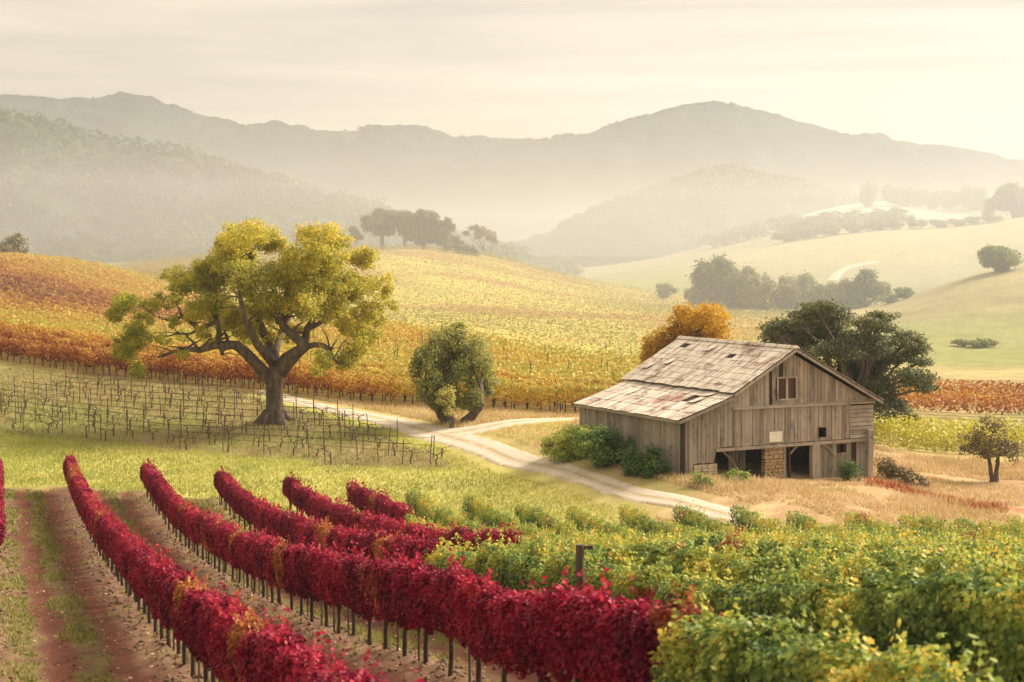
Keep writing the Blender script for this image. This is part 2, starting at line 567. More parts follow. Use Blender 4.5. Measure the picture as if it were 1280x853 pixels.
    kc = lerp(kc, [0.28, 0.16, 0.07], smooth(-25, -50, x - (y - 400) * 0.05) * 0.7)
    c = c * (1 - k[..., None]) + kc * k[..., None]
    d = Z['barn']
    dc = np.zeros(np.shape(x) + (3,)) + np.array([0.42, 0.28, 0.14])
    dc = lerp(dc, [0.50, 0.38, 0.20], smooth(0.45, 0.7, n2))
    dc = lerp(dc, [0.27, 0.25, 0.08], smooth(0.58, 0.72, n1) * 0.7)
    red = np.exp(-(poly_dist(x, y, [pt(1110, 607, 89)[:2], pt(1170, 618, 87)[:2], pt(1230, 634, 84)[:2], pt(1290, 645, 82)[:2]]) / 1.3) ** 2)
    dc = lerp(dc, [0.40, 0.13, 0.06], red * smooth(0.3, 0.55, n2))
    c = c * (1 - d[..., None]) + dc * d[..., None]
    # the vineyard floor: soil, wheel tracks, grass down the middle of each aisle
    v = Z['vine']
    cc = x + SLOPE * y
    idx = np.clip(np.searchsorted(ROW_C, cc) - 1, 0, len(ROW_C) - 2)
    c0 = np.array(ROW_C)[idx]; c1 = np.array(ROW_C)[idx + 1]
    f = (cc - c0) / (c1 - c0) + (noise2(x * 0.5, y * 0.22, 21, 3) - 0.5) * 0.22
    sc = np.zeros(np.shape(x) + (3,)) + np.array([0.165, 0.088, 0.054])
    sc = lerp(sc, [0.235, 0.145, 0.088], smooth(0.4, 0.7, n2))
    sc = lerp(sc, [0.15, 0.052, 0.034], smooth(0.14, 0.05, np.abs(f - 0.70)) * 0.8)
    sc = lerp(sc, [0.15, 0.052, 0.034], smooth(0.14, 0.05, np.abs(f - 0.36)) * 0.8)
    gr = smooth(0.13, 0.04, np.abs(f - 0.53)) * smooth(0.3, 0.6, n2 + 0.1) + smooth(0.12, 0.05, np.abs(f - 0.15)) * smooth(0.25, 0.5, n2)
    sc = lerp(sc, [0.20, 0.175, 0.06], np.clip(gr, 0, 1) * 0.8)
    pale2 = np.exp(-(np.minimum(f, 1 - f) / 0.10) ** 2)
    sc = lerp(sc, [0.20, 0.13, 0.078], pale2 * 0.7)
    right = smooth(9, 13, cc)
    sc = lerp(sc, [0.33, 0.27, 0.10], right * smooth(0.3, 0.6, n1 * 0.5 + n2 * 0.5))
    c = c * (1 - v[..., None]) + sc * v[..., None]
    # orange block and yellow cover crop on the right
    return np.clip(c * (0.88 + 0.24 * n2[..., None]), 0.01, 0.9)


def relief(x, y):
    v = zones(x, y)['vine']
    rd = smooth(2.5, 4, road_dist(x, y)) * smooth(200, 130, y)
    cc = x + SLOPE * y
    idx = np.clip(np.searchsorted(ROW_C, cc) - 1, 0, len(ROW_C) - 2)
    f = (cc - np.array(ROW_C)[idx]) / (np.array(ROW_C)[idx + 1] - np.array(ROW_C)[idx])
    berm = np.exp(-(np.minimum(np.abs(f), np.abs(1 - f)) / 0.14) ** 2)
    rut = -(np.exp(-((f - 0.36) / 0.06) ** 2) + np.exp(-((f - 0.70) / 0.06) ** 2))
    n = noise2(x * 1.7, y * 1.7, 31, 3) - 0.5
    nf = noise2(x * 5, y * 4, 32, 2) - 0.5
    return v * (berm * (0.12 + nf * 0.22) + rut * 0.05 + nf * 0.05) + rd * n * 0.10


def build_ground():
    u = np.r_[-8, -5, -3, -2, -1.4, -1.0, -0.8, -0.65, -0.55, np.arange(-0.48, 0.48, 0.0023), 0.5, 0.55, 0.65, 0.8, 1.0, 1.4, 2, 3, 5, 8]
    y = [-6.0]
    while y[-1] < 5000:
        yy = y[-1]
        y.append(yy + (yy + 10) * (0.05 if yy < 8 else 0.0078 if yy < 135 else 0.013 if yy < 480 else 0.022))
    y = np.array(y)
    Ug, Yg = np.meshgrid(u, y)
    X = Ug * (Yg + 10)
    Z = gz(X, Yg) + relief(X, Yg)
    C = ground_color(X, Yg)
    nr, nc = X.shape
    i = np.arange(nr * nc).reshape(nr, nc)
    faces = np.stack([i[:-1, :-1], i[:-1, 1:], i[1:, 1:], i[1:, :-1]], -1).reshape(-1, 4)
    me = fast_mesh('ground', np.stack([X, Yg, Z], -1).reshape(-1, 3), faces, {'soil': C.reshape(-1, 3)}, True)
    M = NM('ground')
    a = M.attr('soil').outputs['Color']
    nf = M.noise(6.0, 6, 0.7)
    nm = M.noise(0.8, 5, 0.6)
    k = M.math('ADD', M.rng(nf, 0.25, 0.75, 0.72, 1.22), M.rng(nm, 0.3, 0.7, -0.12, 0.12))
    wide = M.noise(0.11, 6, 0.65, sc=(1, 1.8, 1))
    k = M.math('MULTIPLY', k, M.rng(wide, 0.3, 0.7, 0.84, 1.16))
    comb = M.n('CombineColor')
    for q in range(3):
        M.l(k, comb.inputs[q])
    M.color(M.mix(1.0, a, comb.outputs[0], 'MULTIPLY'))
    M.b.inputs['Roughness'].default_value = 0.95
    M.b.inputs['Specular IOR Level'].default_value = 0.1
    M.bump(M.noise(9.0, 6, 0.7), 0.55, 0.06)
    return tag(link('ground', me, mat=M.m), 'rolling ground of soil aisles, grass and dry fields', kind='structure')


GROUND = build_ground()


def densify(P, step=0.6):
    P = [np.array(p, float) for p in P]
    # Catmull-Rom
    Q = [2 * P[0] - P[1]] + P + [2 * P[-1] - P[-2]]
    out = []
    for i in range(1, len(Q) - 2):
        n = max(2, int(np.linalg.norm(Q[i + 1] - Q[i]) / step))
        for t in np.linspace(0, 1, n, endpoint=False):
            a, b, c_, d = Q[i - 1], Q[i], Q[i + 1], Q[i + 2]
            out.append(0.5 * (2 * b + (c_ - a) * t + (2 * a - 5 * b + 4 * c_ - d) * t * t + (3 * b - a - 3 * c_ + d) * t ** 3))
    out.append(P[-1])
    return np.array(out)


def ribbon(name, P, width, mat, label, lift, seed):
    L = densify(P)
    T = np.gradient(L, axis=0)
    T /= np.linalg.norm(T, axis=1)[:, None]
    N = np.c_[T[:, 1], -T[:, 0]]
    m = 9
    s = np.linspace(-1, 1, m)
    wv = width(np.linspace(0, 1, len(L)))[:, None] * 0.5
    wl = wv * (1 + 0.22 * (noise2(np.arange(len(L))[:, None] * 0.15, np.zeros((1, 1)), seed, 3) - 0.5))
    off = wl * s[None, :] + (np.abs(s)[None, :] == 1) * (noise2(np.arange(len(L))[:, None] * 0.7, s[None, :] * 9, seed + 1, 2) - 0.5) * 0.5
    X = L[:, 0:1] + N[:, 0:1] * off
    Y = L[:, 1:2] + N[:, 1:2] * off
    Z = gz(X, Y) + relief(X, Y) + np.where(np.abs(s) == 1, -0.10, lift)[None, :] - 0.05 * (np.exp(-((s - 0.42) / 0.16) ** 2) + np.exp(-((s + 0.42) / 0.16) ** 2))[None, :] * 0.6
    nr, nc = X.shape
    i = np.arange(nr * nc).reshape(nr, nc)
    faces = np.stack([i[:-1, :-1], i[:-1, 1:], i[1:, 1:], i[1:, :-1]], -1).reshape(-1, 4)
    me = fast_mesh(name, np.stack([X, Y, Z], -1).reshape(-1, 3), faces, {'side': np.broadcast_to(s, X.shape).ravel()}, True)
    return tag(link(name, me, mat=mat), label, kind='structure')


M = NM('pale_gravel')
sdv = M.attr('side').outputs['Fac']
ab = M.math('ABSOLUTE', sdv)
c = M.ramp(M.noise(3.0, 6, 0.7), [(0.25, (0.42, 0.33, 0.235)), (0.5, (0.56, 0.465, 0.35)), (0.8, (0.64, 0.55, 0.43))])
e = M.rng(M.math('ADD', ab, M.rng(M.noise(1.6, 5, 0.7), 0.3, 0.7, -0.45, 0.45)), 0.70, 1.0)
c = M.mix(e, c, (0.42, 0.34, 0.17))
rutm = M.rng(M.math('ABSOLUTE', M.math('SUBTRACT', ab, 0.45)), 0.22, 0.05, 0.0, .5)
c = M.mix(rutm, c, (0.62, 0.55, 0.45))
mid = M.math('MULTIPLY', M.rng(ab, 0.2, 0.05), M.rng(M.noise(0.9, 5, 0.7), 0.36, 0.52))
c = M.mix(M.math('MULTIPLY', mid, 0.75), c, (0.33, 0.28, 0.12))
M.color(c); M.bump(M.noise(18, 5, 0.7), 0.5, 0.04)
ribbon('dirt_road', ROAD, lambda t: np.interp(t, [0, .2, .42, .55, .7, 1], [2.0, 2.3, 3.6, 3.0, 2.2, 1.9]), M.m, 'pale dirt road winding down past the barn', 0.06, 41)
ribbon('dirt_track', BRANCH, lambda t: np.interp(t, [0, .3, 1], [5.0, 3.6, 2.8]), M.m, 'pale dirt track branching behind the barn', 0.055, 51)

ribbon('field_path', [at(1040, 352)[:2], at(1046, 344)[:2], at(1058, 336)[:2], at(1074, 331)[:2], at(1096, 328)[:2]], lambda t: 3.2 + 0 * t, M.m, 'pale path curving over the far field', 0.15, 55)

# ------------------------------------------------------------------ hills and mountains
def ridge_mesh(name, prof, Y0, Y1, seed, foot, rough, extra=0.3, n=700, m=44):
    """a mountain: crest at depth Y1 following the silhouette, foot at depth Y0"""
    prof = np.array(prof, float)
    X1 = (prof[:, 0] - 640) / F * Y1
    H1 = CAMZ - (prof[:, 1] - HY) / F * Y1
    x0, x1 = X1[0], X1[-1]
    xs = np.linspace(x0, x1, n)
    h = np.interp(xs, X1, H1)
    kk = np.ones(9) / 9
    h = np.convolve(np.pad(h, 4, mode='edge'), kk, 'valid')
    t = np.r_[np.linspace(0, 1, m), 1.25, 1.7]
    XS, TT = np.meshgrid(xs, t)
    YY = Y0 + (Y1 - Y0) * TT
    XX = XS * (0.75 + 0.25 * TT)
    up = np.clip(TT, 0, 1)
    sh = up ** 1.25
    sc = 1.0 / (Y1 - Y0)
    fold = noise2(XS * sc * 3.2, TT * 1.2 + seed, seed, 4) - 0.5
    H = foot + (h[None, :] - foot) * sh + fold * (h[None, :] - foot) * 0.85 * np.sin(np.pi * up)
    H += (noise2(XX * rough[0], YY * rough[0], seed + 3, 3) - 0.5) * rough[1] * up
    H = np.where(TT > 1, h[None, :] * (1.0 - (TT - 1) * 0.8), H)
    nr, nc = XX.shape
    i = np.arange(nr * nc).reshape(nr, nc)
    faces = np.stack([i[:-1, :-1], i[:-1, 1:], i[1:, 1:], i[1:, :-1]], -1).reshape(-1, 4)
    return np.stack([XX, YY, H], -1), faces


M = NM('mountain_woodland')
c = M.ramp(M.noise(0.012, 6, 0.65), [(0.3, (0.022, 0.034, 0.034)), (0.55, (0.040, 0.050, 0.042)), (0.75, (0.09, 0.09, 0.06))])
M.color(c); M.bump(M.noise(0.07, 5, 0.7), 1.0, 8.0)
MAT['mountain'] = M.m


def mountain(name, prof, Y0, Y1, seed, foot, rough, label, n=460):
    V, Fc = ridge_mesh(name, prof, Y0, Y1, seed, foot, rough, n=n)
    me = fast_mesh(name, V.reshape(-1, 3), Fc, None, True)
    return tag(link(name, me, mat=MAT['mountain']), label, kind='structure'), V


mountain('mountain_ridge', [(-700, 150), (-350, 122), (-150, 130), (0, 118), (60, 123), (110, 123), (150, 119), (185, 118), (240, 140), (300, 157), (350, 152), (410, 168), (450, 159), (490, 157), (530, 157), (570, 170), (640, 174),
                           (700, 172), (760, 185), (840, 205), (950, 230), (1200, 255)], 1450, 2300, 61, 12, (0.05, 14), 'long blue grey mountain ridge far off behind the valley')
mountain('mountain_ridge', [(380, 250), (500, 220), (600, 190), (690, 171), (735, 165), (770, 154), (800, 146), (850, 134), (890, 128), (910, 129), (940, 137), (1000, 154), (1040, 163), (1080, 168), (1125, 174), (1140, 181), (1180, 183), (1230, 193),
                           (1280, 204), (1380, 230), (1500, 225), (1700, 240), (2000, 235)], 1250, 2000, 67, 12, (0.05, 12), 'peaked mountain rising to the right in pale haze')
mountain('wooded_hill', [(560, 312), (640, 303), (690, 289), (750, 262), (800, 245), (850, 228), (880, 218), (910, 214), (950, 222), (1000, 232), (1050, 245), (1150, 252), (1300, 256), (1500, 262)], 720, 900, 71, 8, (0.16, 5), 'low wooded hill in mist', n=500)
HILL, HV = mountain('forest_hill', [(-700, 160), (-300, 120), (-100, 132), (0, 146), (40, 152), (100, 168), (200, 189), (270, 210), (350, 236), (420, 250), (470, 263), (520, 288), (580, 306), (640, 316)], 560, 800, 75, 6, (0.10, 5),
                    'wooded hillside falling from the left', n=420)


# ------------------------------------------------------------------ leaves and trees
def leaf_quads(C, N, size, lv, rnd, aspect=0.7, fold=0.15):
    """one folded four-corner leaf per centre"""
    n = len(C)
    N = N / (np.linalg.norm(N, axis=1)[:, None] + 1e-9)
    r = rnd.normal(size=(n, 3))
    A = np.cross(N, r); A /= np.linalg.norm(A, axis=1)[:, None] + 1e-9
    B = np.cross(N, A)
    s = (np.broadcast_to(size, (n,)) * rnd.uniform(0.65, 1.3, n))[:, None]
    V = np.stack([C + A * s * 0.5, C + B * s * 0.5 * aspect + N * s * fold, C - A * s * 0.5, C - B * s * 0.5 * aspect + N * s * fold], 1).reshape(-1, 3)
    Fc = np.arange(n * 4).reshape(n, 4)
    return V, Fc, np.repeat(lv, 4)


def sphere_dirs(n, rnd):
    d = rnd.normal(size=(n, 3))
    return d / np.linalg.norm(d, axis=1)[:, None]


def clump_leaves(clumps, per_m2, size, rnd, sub=9, spread=0.42, hue=0.0):
    """clumps: (x,y,z, rx,ry,rz, hue). Each is a cluster of smaller sprays with gaps between them"""
    Cs, Ns, Ls = [], [], []
    for (x, y, z, rx, ry, rz, hu) in clumps:
        R = np.array([rx, ry, rz]); c = np.array([x, y, z])
        rm = (rx * ry * rz) ** (1 / 3)
        k = max(3, int(sub))
        d = sphere_dirs(k, rnd); d[:, 2] = d[:, 2] * 0.9 + 0.15
        sc = c + d * R * rnd.uniform(0.45, 0.85, (k, 1))
        n = max(4, int(per_m2 * 4 * math.pi * rm * rm / k))
        for q in sc:
            dd = sphere_dirs(n, rnd)
            rr = rnd.uniform(0.35, 1.0, (n, 1)) ** 0.6 * np.where(rnd.random((n, 1)) < .15, 1.7, 1.0)
            p = q + dd * rr * R * spread * rnd.uniform(0.8, 1.25)
            Cs.append(p)
            out = (p - c) / R
            Ns.append(out / (np.linalg.norm(out, axis=1)[:, None] + 1e-6) * 0.45 + dd * 0.35 + rnd.normal(size=(n, 3)) * 0.8 + np.array([0, 0, 0.45]))
            Ls.append(np.clip(0.5 + hu + (rnd.random() - 0.5) * 0.30 + (rnd.random(n) - 0.5) * 0.5, 0, 1))
    return np.concatenate(Cs), np.concatenate(Ns), np.concatenate(Ls)


def crown_mesh(name, clumps, per_m2, size, rnd, **kw):
    C, N, L = clump_leaves(clumps, per_m2, size, rnd, **kw)
    V, Fc, lv = leaf_quads(C, N, size, L, rnd)
    return fast_mesh(name, V, Fc, {'lv': lv})


def curve_pts(a, b, sag, n, rnd, wob):
    a = Vector(a); b = Vector(b)
    out = []
    for i in range(n + 1):
        t = i / n
        p = a.lerp(b, t) + Vector((0, 0, sag * math.sin(math.pi * t)))
        if 0 < i < n:
            p += Vector((rnd.uniform(-wob, wob), rnd.uniform(-wob, wob), rnd.uniform(-wob, wob) * 0.6))
        out.append(p)
    return out


def make_tree(name, label, cat, base, trunk_h, trunk_r, clumps, leaf, bark, per_m2=30, size=0.3, seed=1, group=None, sub=9, spread=0.42, limbs=True, lean=(0, 0), stems=1, limb_r=0.35):
    """clumps in metres from the base: a tapered trunk, limbs out to the foliage clumps, leaf crown"""
    r = random.Random(seed); rnd = np.random.default_rng(seed)
    t = thing(name, label, cat, base, 0, group)
    mb = MB()
    tops = []
    for s in range(stems):
        ox, oy = (0, 0) if stems == 1 else (r.uniform(-1, 1) * trunk_r * 2.5, r.uniform(-1, 1) * trunk_r * 1.5)
        top = Vector((lean[0] + ox * 2.5, lean[1] + oy * 2, trunk_h * r.uniform(0.85, 1.05)))
        P = [(ox, oy, -0.3), (ox * 1.1 + 0.02 * trunk_h, oy, 0.12 * trunk_h)] + [tuple(Vector((ox, oy, 0)).lerp(top, q) + Vector((r.uniform(-1, 1), r.uniform(-1, 1), 0)) * 0.03 * trunk_h) for q in (0.4, 0.7)] + [tuple(top)]
        mb.tube(P, [trunk_r * 1.55, trunk_r * 1.1, trunk_r * 0.92, trunk_r * 0.82, trunk_r * 0.7], 9, 0.15, r)
        tops.append(top)
    if limbs:
        for c in clumps:
            tp = min(tops, key=lambda q: (q.x - c[0]) ** 2 + (q.y - c[1]) ** 2)
            st = tp if c[2] > tp.z else Vector((tp.x * 0.7, tp.y * 0.7, max(tp.z * 0.55, 0.3)))
            e = Vector((c[0], c[1], c[2] - c[5] * 0.2))
            ln = (e - st).length
            P = curve_pts(st, e, ln * 0.06, 5, r, ln * 0.05)
            rr = min(trunk_r * limb_r * 2, max(0.03, ln * 0.035 + trunk_r * 0.12))
            mb.tube(P, [rr, rr * 0.85, rr * 0.65, rr * 0.5, rr * 0.35, rr * 0.2], 6, 0.15, r)
            for q in range(3):
                e2 = e + Vector((r.uniform(-1, 1) * c[3], r.uniform(-1, 1) * c[4], r.uniform(-0.3, 1) * c[5])) * 0.85
                mb.tube(curve_pts(P[4], e2, 0, 3, r, ln * 0.03), [rr * 0.35, rr * 0.28, rr * 0.18, rr * 0.1], 5, 0, r)
    mb.build('trunk', bark, t, True)
    link('crown', crown_mesh('crown', clumps, per_m2, size, rnd, sub=sub, spread=spread), t, leaf)
    return t


def px_clumps(base, Y, rows, rnd, depth=0.8, hue=0.0):
    """clump list from (px, py, rx_px, ry_px, hue[, dy]) measured on the photograph at depth Y, relative to base"""
    out = []
    for q in rows:
        px, py, rx, ry, hu = q[:5]
        x = (px - 640) / F * Y - base[0]
        z = CAMZ - (py - HY) / F * Y - base[2]
        a, b = rx / F * Y, ry / F * Y
        dy = q[5] if len(q) > 5 else rnd.uniform(-1, 1) * depth
        out.append((x * (1 + dy / Y), dy, z, a, (a + b) * 0.55, b, hu + hue))
    return out


def skirt(cl):
    out = list(cl)
    for (x, y, z, a, b, c, hu) in cl:
        q = z - c * 1.1
        while q > c * .2:
            out.append((x, y - .1, q, a * 1.05, b * 1.05, c, hu - .06)); q -= c * 1.1
    return out


def auto_clumps(R, zc, n, rnd, cr=0.45, low=-0.6):
    """clumps over an ellipsoid crown of radii R centred at height zc"""
    out = [(0, 0, zc, R[0] * 0.6, R[1] * 0.6, R[2] * 0.6, -0.1)]
    i = 0
    while len(out) < n:
        d = sphere_dirs(1, rnd)[0]
        if d[2] < low: continue
        s = rnd.uniform(0.55, 0.8)
        k = cr * rnd.uniform(0.75, 1.2)
        out.append((d[0] * R[0] * s, d[1] * R[1] * s, zc + d[2] * R[2] * s, R[0] * k, R[1] * k, R[2] * k, rnd.uniform(-0.12, 0.12)))
    return out


MAT['oak_leaf'] = leaf_mat('oak_leaf', [(0.0, (0.133, 0.175, 0.039)), (0.35, (0.315, 0.337, 0.058)), (0.65, (0.605, 0.536, 0.084)), (0.9, (0.778, 0.604, 0.091)), (1.0, (0.778, 0.488, 0.091))], None, 0.6, 0.0)
MAT['olive_leaf'] = leaf_mat('olive_leaf', [(0.0, (0.125, 0.143, 0.047)), (0.5, (0.337, 0.345, 0.106)), (1.0, (0.748, 0.666, 0.190))], None, 0.45, 0.0)
MAT['dark_leaf'] = leaf_mat('dark_leaf', [(0.0, (0.043, 0.065, 0.031)), (0.5, (0.118, 0.141, 0.061)), (1.0, (0.323, 0.301, 0.109))], None, 0.4, 0.0)
MAT['gold_leaf'] = leaf_mat('gold_leaf', [(0.0, (0.238, 0.138, 0.020)), (0.4, (0.518, 0.299, 0.025)), (0.8, (0.713, 0.437, 0.035)), (1.0, (0.734, 0.552, 0.060))], None, 0.5, 0.0)
MAT['grove_leaf'] = leaf_mat('grove_leaf', [(0.0, (0.068, 0.068, 0.040)), (0.5, (0.167, 0.156, 0.068)), (1.0, (0.428, 0.331, 0.118))], None, 0.25, 0.1)
MAT['far_leaf'] = leaf_mat('far_leaf', [(0.0, (0.083, 0.114, 0.052)), (0.5, (0.229, 0.250, 0.104)), (1.0, (0.541, 0.499, 0.166))], None, 0.5, 0.25)
MAT['lime_leaf'] = leaf_mat('lime_leaf', [(0.0, (0.10, 0.13, 0.03)), (0.5, (0.24, 0.27, 0.05)), (1.0, (0.42, 0.40, 0.09))], None, 0.35, 0.0)
MAT['bush_leaf'] = leaf_mat('bush_leaf', [(0.0, (0.048, 0.094, 0.041)), (0.45, (0.131, 0.225, 0.066)), (0.8, (0.356, 0.450, 0.094)), (1.0, (0.675, 0.675, 0.150))], None, 0.42, 0.0)
MAT['brown_leaf'] = leaf_mat('brown_leaf', [(0.0, (0.08, 0.055, 0.025)), (0.5, (0.19, 0.14, 0.06)), (1.0, (0.33, 0.27, 0.09))], None, 0.3, 0.0)
MAT['amber_leaf'] = leaf_mat('amber_leaf', [(0.0, (0.22, 0.10, 0.025)), (0.4, (0.50, 0.28, 0.04)), (0.75, (0.66, 0.43, 0.06)), (1.0, (0.60, 0.50, 0.10))],
                             None, 0.35, 0.2, hue_noise=(0.06, 0.12))
bpy.data.materials.remove(MAT['amber_leaf'])
MAT['amber_leaf'] = leaf_mat('amber_leaf', [(0.0, (0.17, 0.035, 0.02)), (0.25, (0.38, 0.12, 0.035)), (0.5, (0.57, 0.31, 0.055)), (0.75, (0.66, 0.49, 0.09)), (1.0, (0.44, 0.44, 0.09))], None, 0.35, 0.12, hue_noise=(0.09, 0.10))

# ------------------------------------------------------------------ the barn
BA = math.atan2(0.482, 0.876)
BX, BY = 9.05, 85.0
E1 = np.array([math.cos(BA), math.sin(BA)]); E2 = np.array([-math.sin(BA), math.cos(BA)])
BW, BL = 13.15, 10.5                    # along the gable front, and back
RIDGE_S, RIDGE_Z = 7.36, 6.10
BRK_S, BRK_Z = 3.45, 3.98
EAVE_Z, REAVE_Z = 2.85, 3.20


def roof_z(s):
    return float(np.interp(s, [-1, 0, BRK_S, RIDGE_S, BW, BW + 1], [EAVE_Z - 0.33, EAVE_Z, BRK_Z, RIDGE_Z, REAVE_Z, REAVE_Z - 0.53]))


def bground(s, t):
    return g1(BX + E1[0] * s + E2[0] * t, BY + E1[1] * s + E2[1] * t)


barn = thing('barn', 'weathered grey timber barn with patched pale metal roof beside the dirt road', 'barn', (BX, BY, 0), BA)

M = NM('weathered_wood')
o = M.orand()
vec = M.obj()
sh = M.n('VectorMath', operation='ADD'); cx = M.n('CombineXYZ')
M.l(M.math('MULTIPLY', o, 37.0), cx.inputs[0]); M.l(M.math('MULTIPLY', o, 11.0), cx.inputs[2])
M.l(vec, sh.inputs[0]); M.l(cx.outputs[0], sh.inputs[1])
g = M.noise(9.0, 6, 0.65, vec=sh.outputs[0], sc=(1, 1, 0.07))
st = M.noise(1.1, 4, 0.6, vec=sh.outputs[0], sc=(1.5, 1.5, 0.35))
base = M.ramp(o, [(0.0, (0.10, 0.07, 0.055)), (0.15, (0.25, 0.19, 0.145)), (0.45, (0.38, 0.31, 0.24)), (0.85, (0.58, 0.49, 0.39)), (1.0, (0.18, 0.12, 0.095))])
c = M.mix(M.rng(g, 0.42, 0.66, 0.0, 0.75), base, (0.075, 0.052, 0.042))
c = M.mix(M.rng(st, 0.50, 0.72, 0.0, 0.6), c, (0.47, 0.40, 0.32))
c = M.mix(M.rng(st, 0.47, 0.30, 0.0, 0.75), c, (0.12, 0.075, 0.06))
big = M.noise(.55, 5, .6, vec=M.pos(), sc=(1, 1, .7))
c = M.mix(M.rng(big, .5, .68, 0, .55), c, (.10, .075, .06))
c = M.mix(.45, c, M.ramp(g, [(0.3, (.10, .092, .085)), (.7, (.56, .505, .44))]))
spot = M.noise(2.6, 6, .75, vec=M.pos(), sc=(1, 1, .45))
c = M.mix(M.rng(spot, .54, .66, 0, .7), c, (.075, .055, .045))
M.color(c); M.bump(g, 0.7, 0.02); M.b.inputs['Roughness'].default_value = 0.9
MAT['wood'] = M.m
MAT['wood_level'] = M.m.copy()
for nd in MAT['wood_level'].node_tree.nodes:
    if nd.type == 'MAPPING':
        a_, b_, c_ = nd.inputs['Scale'].default_value
        nd.inputs['Scale'].default_value = (c_, b_, a_)

M = NM('old_roof_metal')
o = M.orand()
p = M.obj()
wv = M.n('TexWave', wave_type='BANDS', bands_direction='Y'); wv.inputs['Scale'].default_value = 2.6
M.l(p, wv.inputs['Vector'])
rust = M.noise(0.9, 6, 0.68, sc=(1, 1, 1), vec=M.pos())
strk = M.noise(2.0, 6, 0.7, vec=p, sc=(0.30, 1.9, 0.30))
base = M.ramp(o, [(0.0, (0.66, 0.58, 0.47)), (0.3, (0.74, 0.66, 0.55)), (0.7, (0.78, 0.71, 0.60)), (1.0, (0.68, 0.60, 0.49))])
c = M.mix(M.rng(strk, 0.47, 0.64, 0, 0.9), base, (0.33, 0.215, 0.155))
c = M.mix(M.rng(rust, 0.53, 0.64, 0, 0.85), c, (0.20, 0.105, 0.075))
spx = M.n('SeparateXYZ'); M.l(p, spx.inputs[0])
d1 = M.math('ADD', M.math('POWER', M.math('DIVIDE', M.math('SUBTRACT', spx.outputs[0], 1.75), 1.15), 2.0), M.math('POWER', M.math('DIVIDE', M.math('SUBTRACT', M.math('SUBTRACT', spx.outputs[1], 4.6), M.math('MULTIPLY', spx.outputs[0], -.55)), 1.3), 2.0))
blot = M.math('SUBTRACT', M.math('SUBTRACT', M.noise(1.7, 6, 0.7, vec=p, sc=(.8, 1.8, .8)), 0.18), M.math('MULTIPLY', d1, 0.16))
c = M.mix(M.rng(blot, 0.19, 0.31, 0, .8), c, M.ramp(M.noise(3.0, 5, 0.7, vec=p), [(0.3, (0.17, 0.065, 0.05)), (0.6, (0.33, 0.115, 0.08)), (0.8, (0.42, 0.24, 0.17))]))
M.color(c); M.b.inputs['Roughness'].default_value = 0.55; M.b.inputs['Specular IOR Level'].default_value = 0.35
M.bump(wv.outputs['Fac'], 0.35, 0.03)
MAT['roof'] = M.m
M = NM('rusty_red_metal')
c = M.ramp(M.noise(2.2, 5, 0.7), [(0.3, (0.16, 0.05, 0.035)), (0.5, (0.34, 0.085, 0.06)), (0.62, (0.42, 0.22, 0.16)), (0.75, (0.58, 0.50, 0.42))])
M.color(c)
MAT['rust'] = M.m
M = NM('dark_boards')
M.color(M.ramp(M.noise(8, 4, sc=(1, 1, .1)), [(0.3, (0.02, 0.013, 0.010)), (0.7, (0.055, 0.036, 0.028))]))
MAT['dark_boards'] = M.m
M = NM('stone')
vo = M.n('TexVoronoi', feature='DISTANCE_TO_EDGE'); vo.inputs['Scale'].default_value = 3.0
M.color(M.ramp(M.noise(4.0, 5, 0.7), [(0.3, (0.17, 0.11, 0.065)), (0.55, (0.36, 0.25, 0.15)), (0.8, (0.48, 0.38, 0.26))])); M.bump(M.noise(9, 5), 0.8, 0.05)
MAT['stone'] = M.m
M = NM('pale_stone'); M.color(M.ramp(M.noise(4.0, 5, 0.7), [(0.3, (0.33, 0.26, 0.18)), (0.7, (0.55, 0.47, 0.34))])); M.bump(M.noise(9, 5), 0.8, 0.04)
MAT['pale_stone'] = M.m
M = NM('white_board'); M.color(M.ramp(M.noise(5.0, 5, 0.7), [(0.3, (0.62, 0.58, 0.50)), (0.7, (0.78, 0.75, 0.68))]))
MAT['white_board'] = M.m

bw = random.Random(5)


def plank(s0, s1, zb0, zb1, zt0, zt1, y, th=0.03, mat=None, name='plank', parent=None, lean=0.0):
    """a board on the gable front: s0..s1 wide, its foot and top may slope"""
    m = MB()
    y0 = y + bw.uniform(-0.012, 0.012)
    dx = lean
    m.hexa([(s0, y0 - th, zb0), (s1, y0 - th, zb1), (s1, y0, zb1), (s0, y0, zb0), (s0 + dx, y0 - th, zt0), (s1 + dx, y0 - th, zt1), (s1 + dx, y0, zt1), (s0 + dx, y0, zt0)])
    cxm = (s0 + s1) / 2
    me = m.mesh(name)
    return link(name, me, parent or barn, mat or MAT['wood'])


def plank_run(s0, s1, zb, zt, y, wmin=0.19, wmax=0.30, skip=(), ragged=0.06, holes=()):
    s = s0
    while s < s1 - 0.05:
        wd = min(bw.uniform(wmin, wmax), s1 - s)
        if s1 - s - wd < 0.1: wd = s1 - s
        a, b = s, s + wd - bw.uniform(0.012, 0.03)
        rg = bw.uniform(0, ragged)
        spans = [(zb(a) + rg, zb(b) + rg, zt(a), zt(b))]
        for (h0, h1, z0, z1) in holes:
            if a < h1 - 0.03 and b > h0 + 0.03:
                new = []
                for (q0, q1, r0, r1) in spans:
                    if q0 < z0 and r0 > z1:
                        new += [(q0, q1, z0, z0), (z1, z1, r0, r1)]
                    elif q0 < z1 and r0 > z1: new.append((z1, z1, r0, r1))
                    elif q0 < z0: new.append((q0, q1, z0, z0))
                spans = new
        for sp in spans:
            if sp[2] - sp[0] > 0.05 and bw.random() > 0.012:
                plank(a, b, *sp, y)
        s += wd


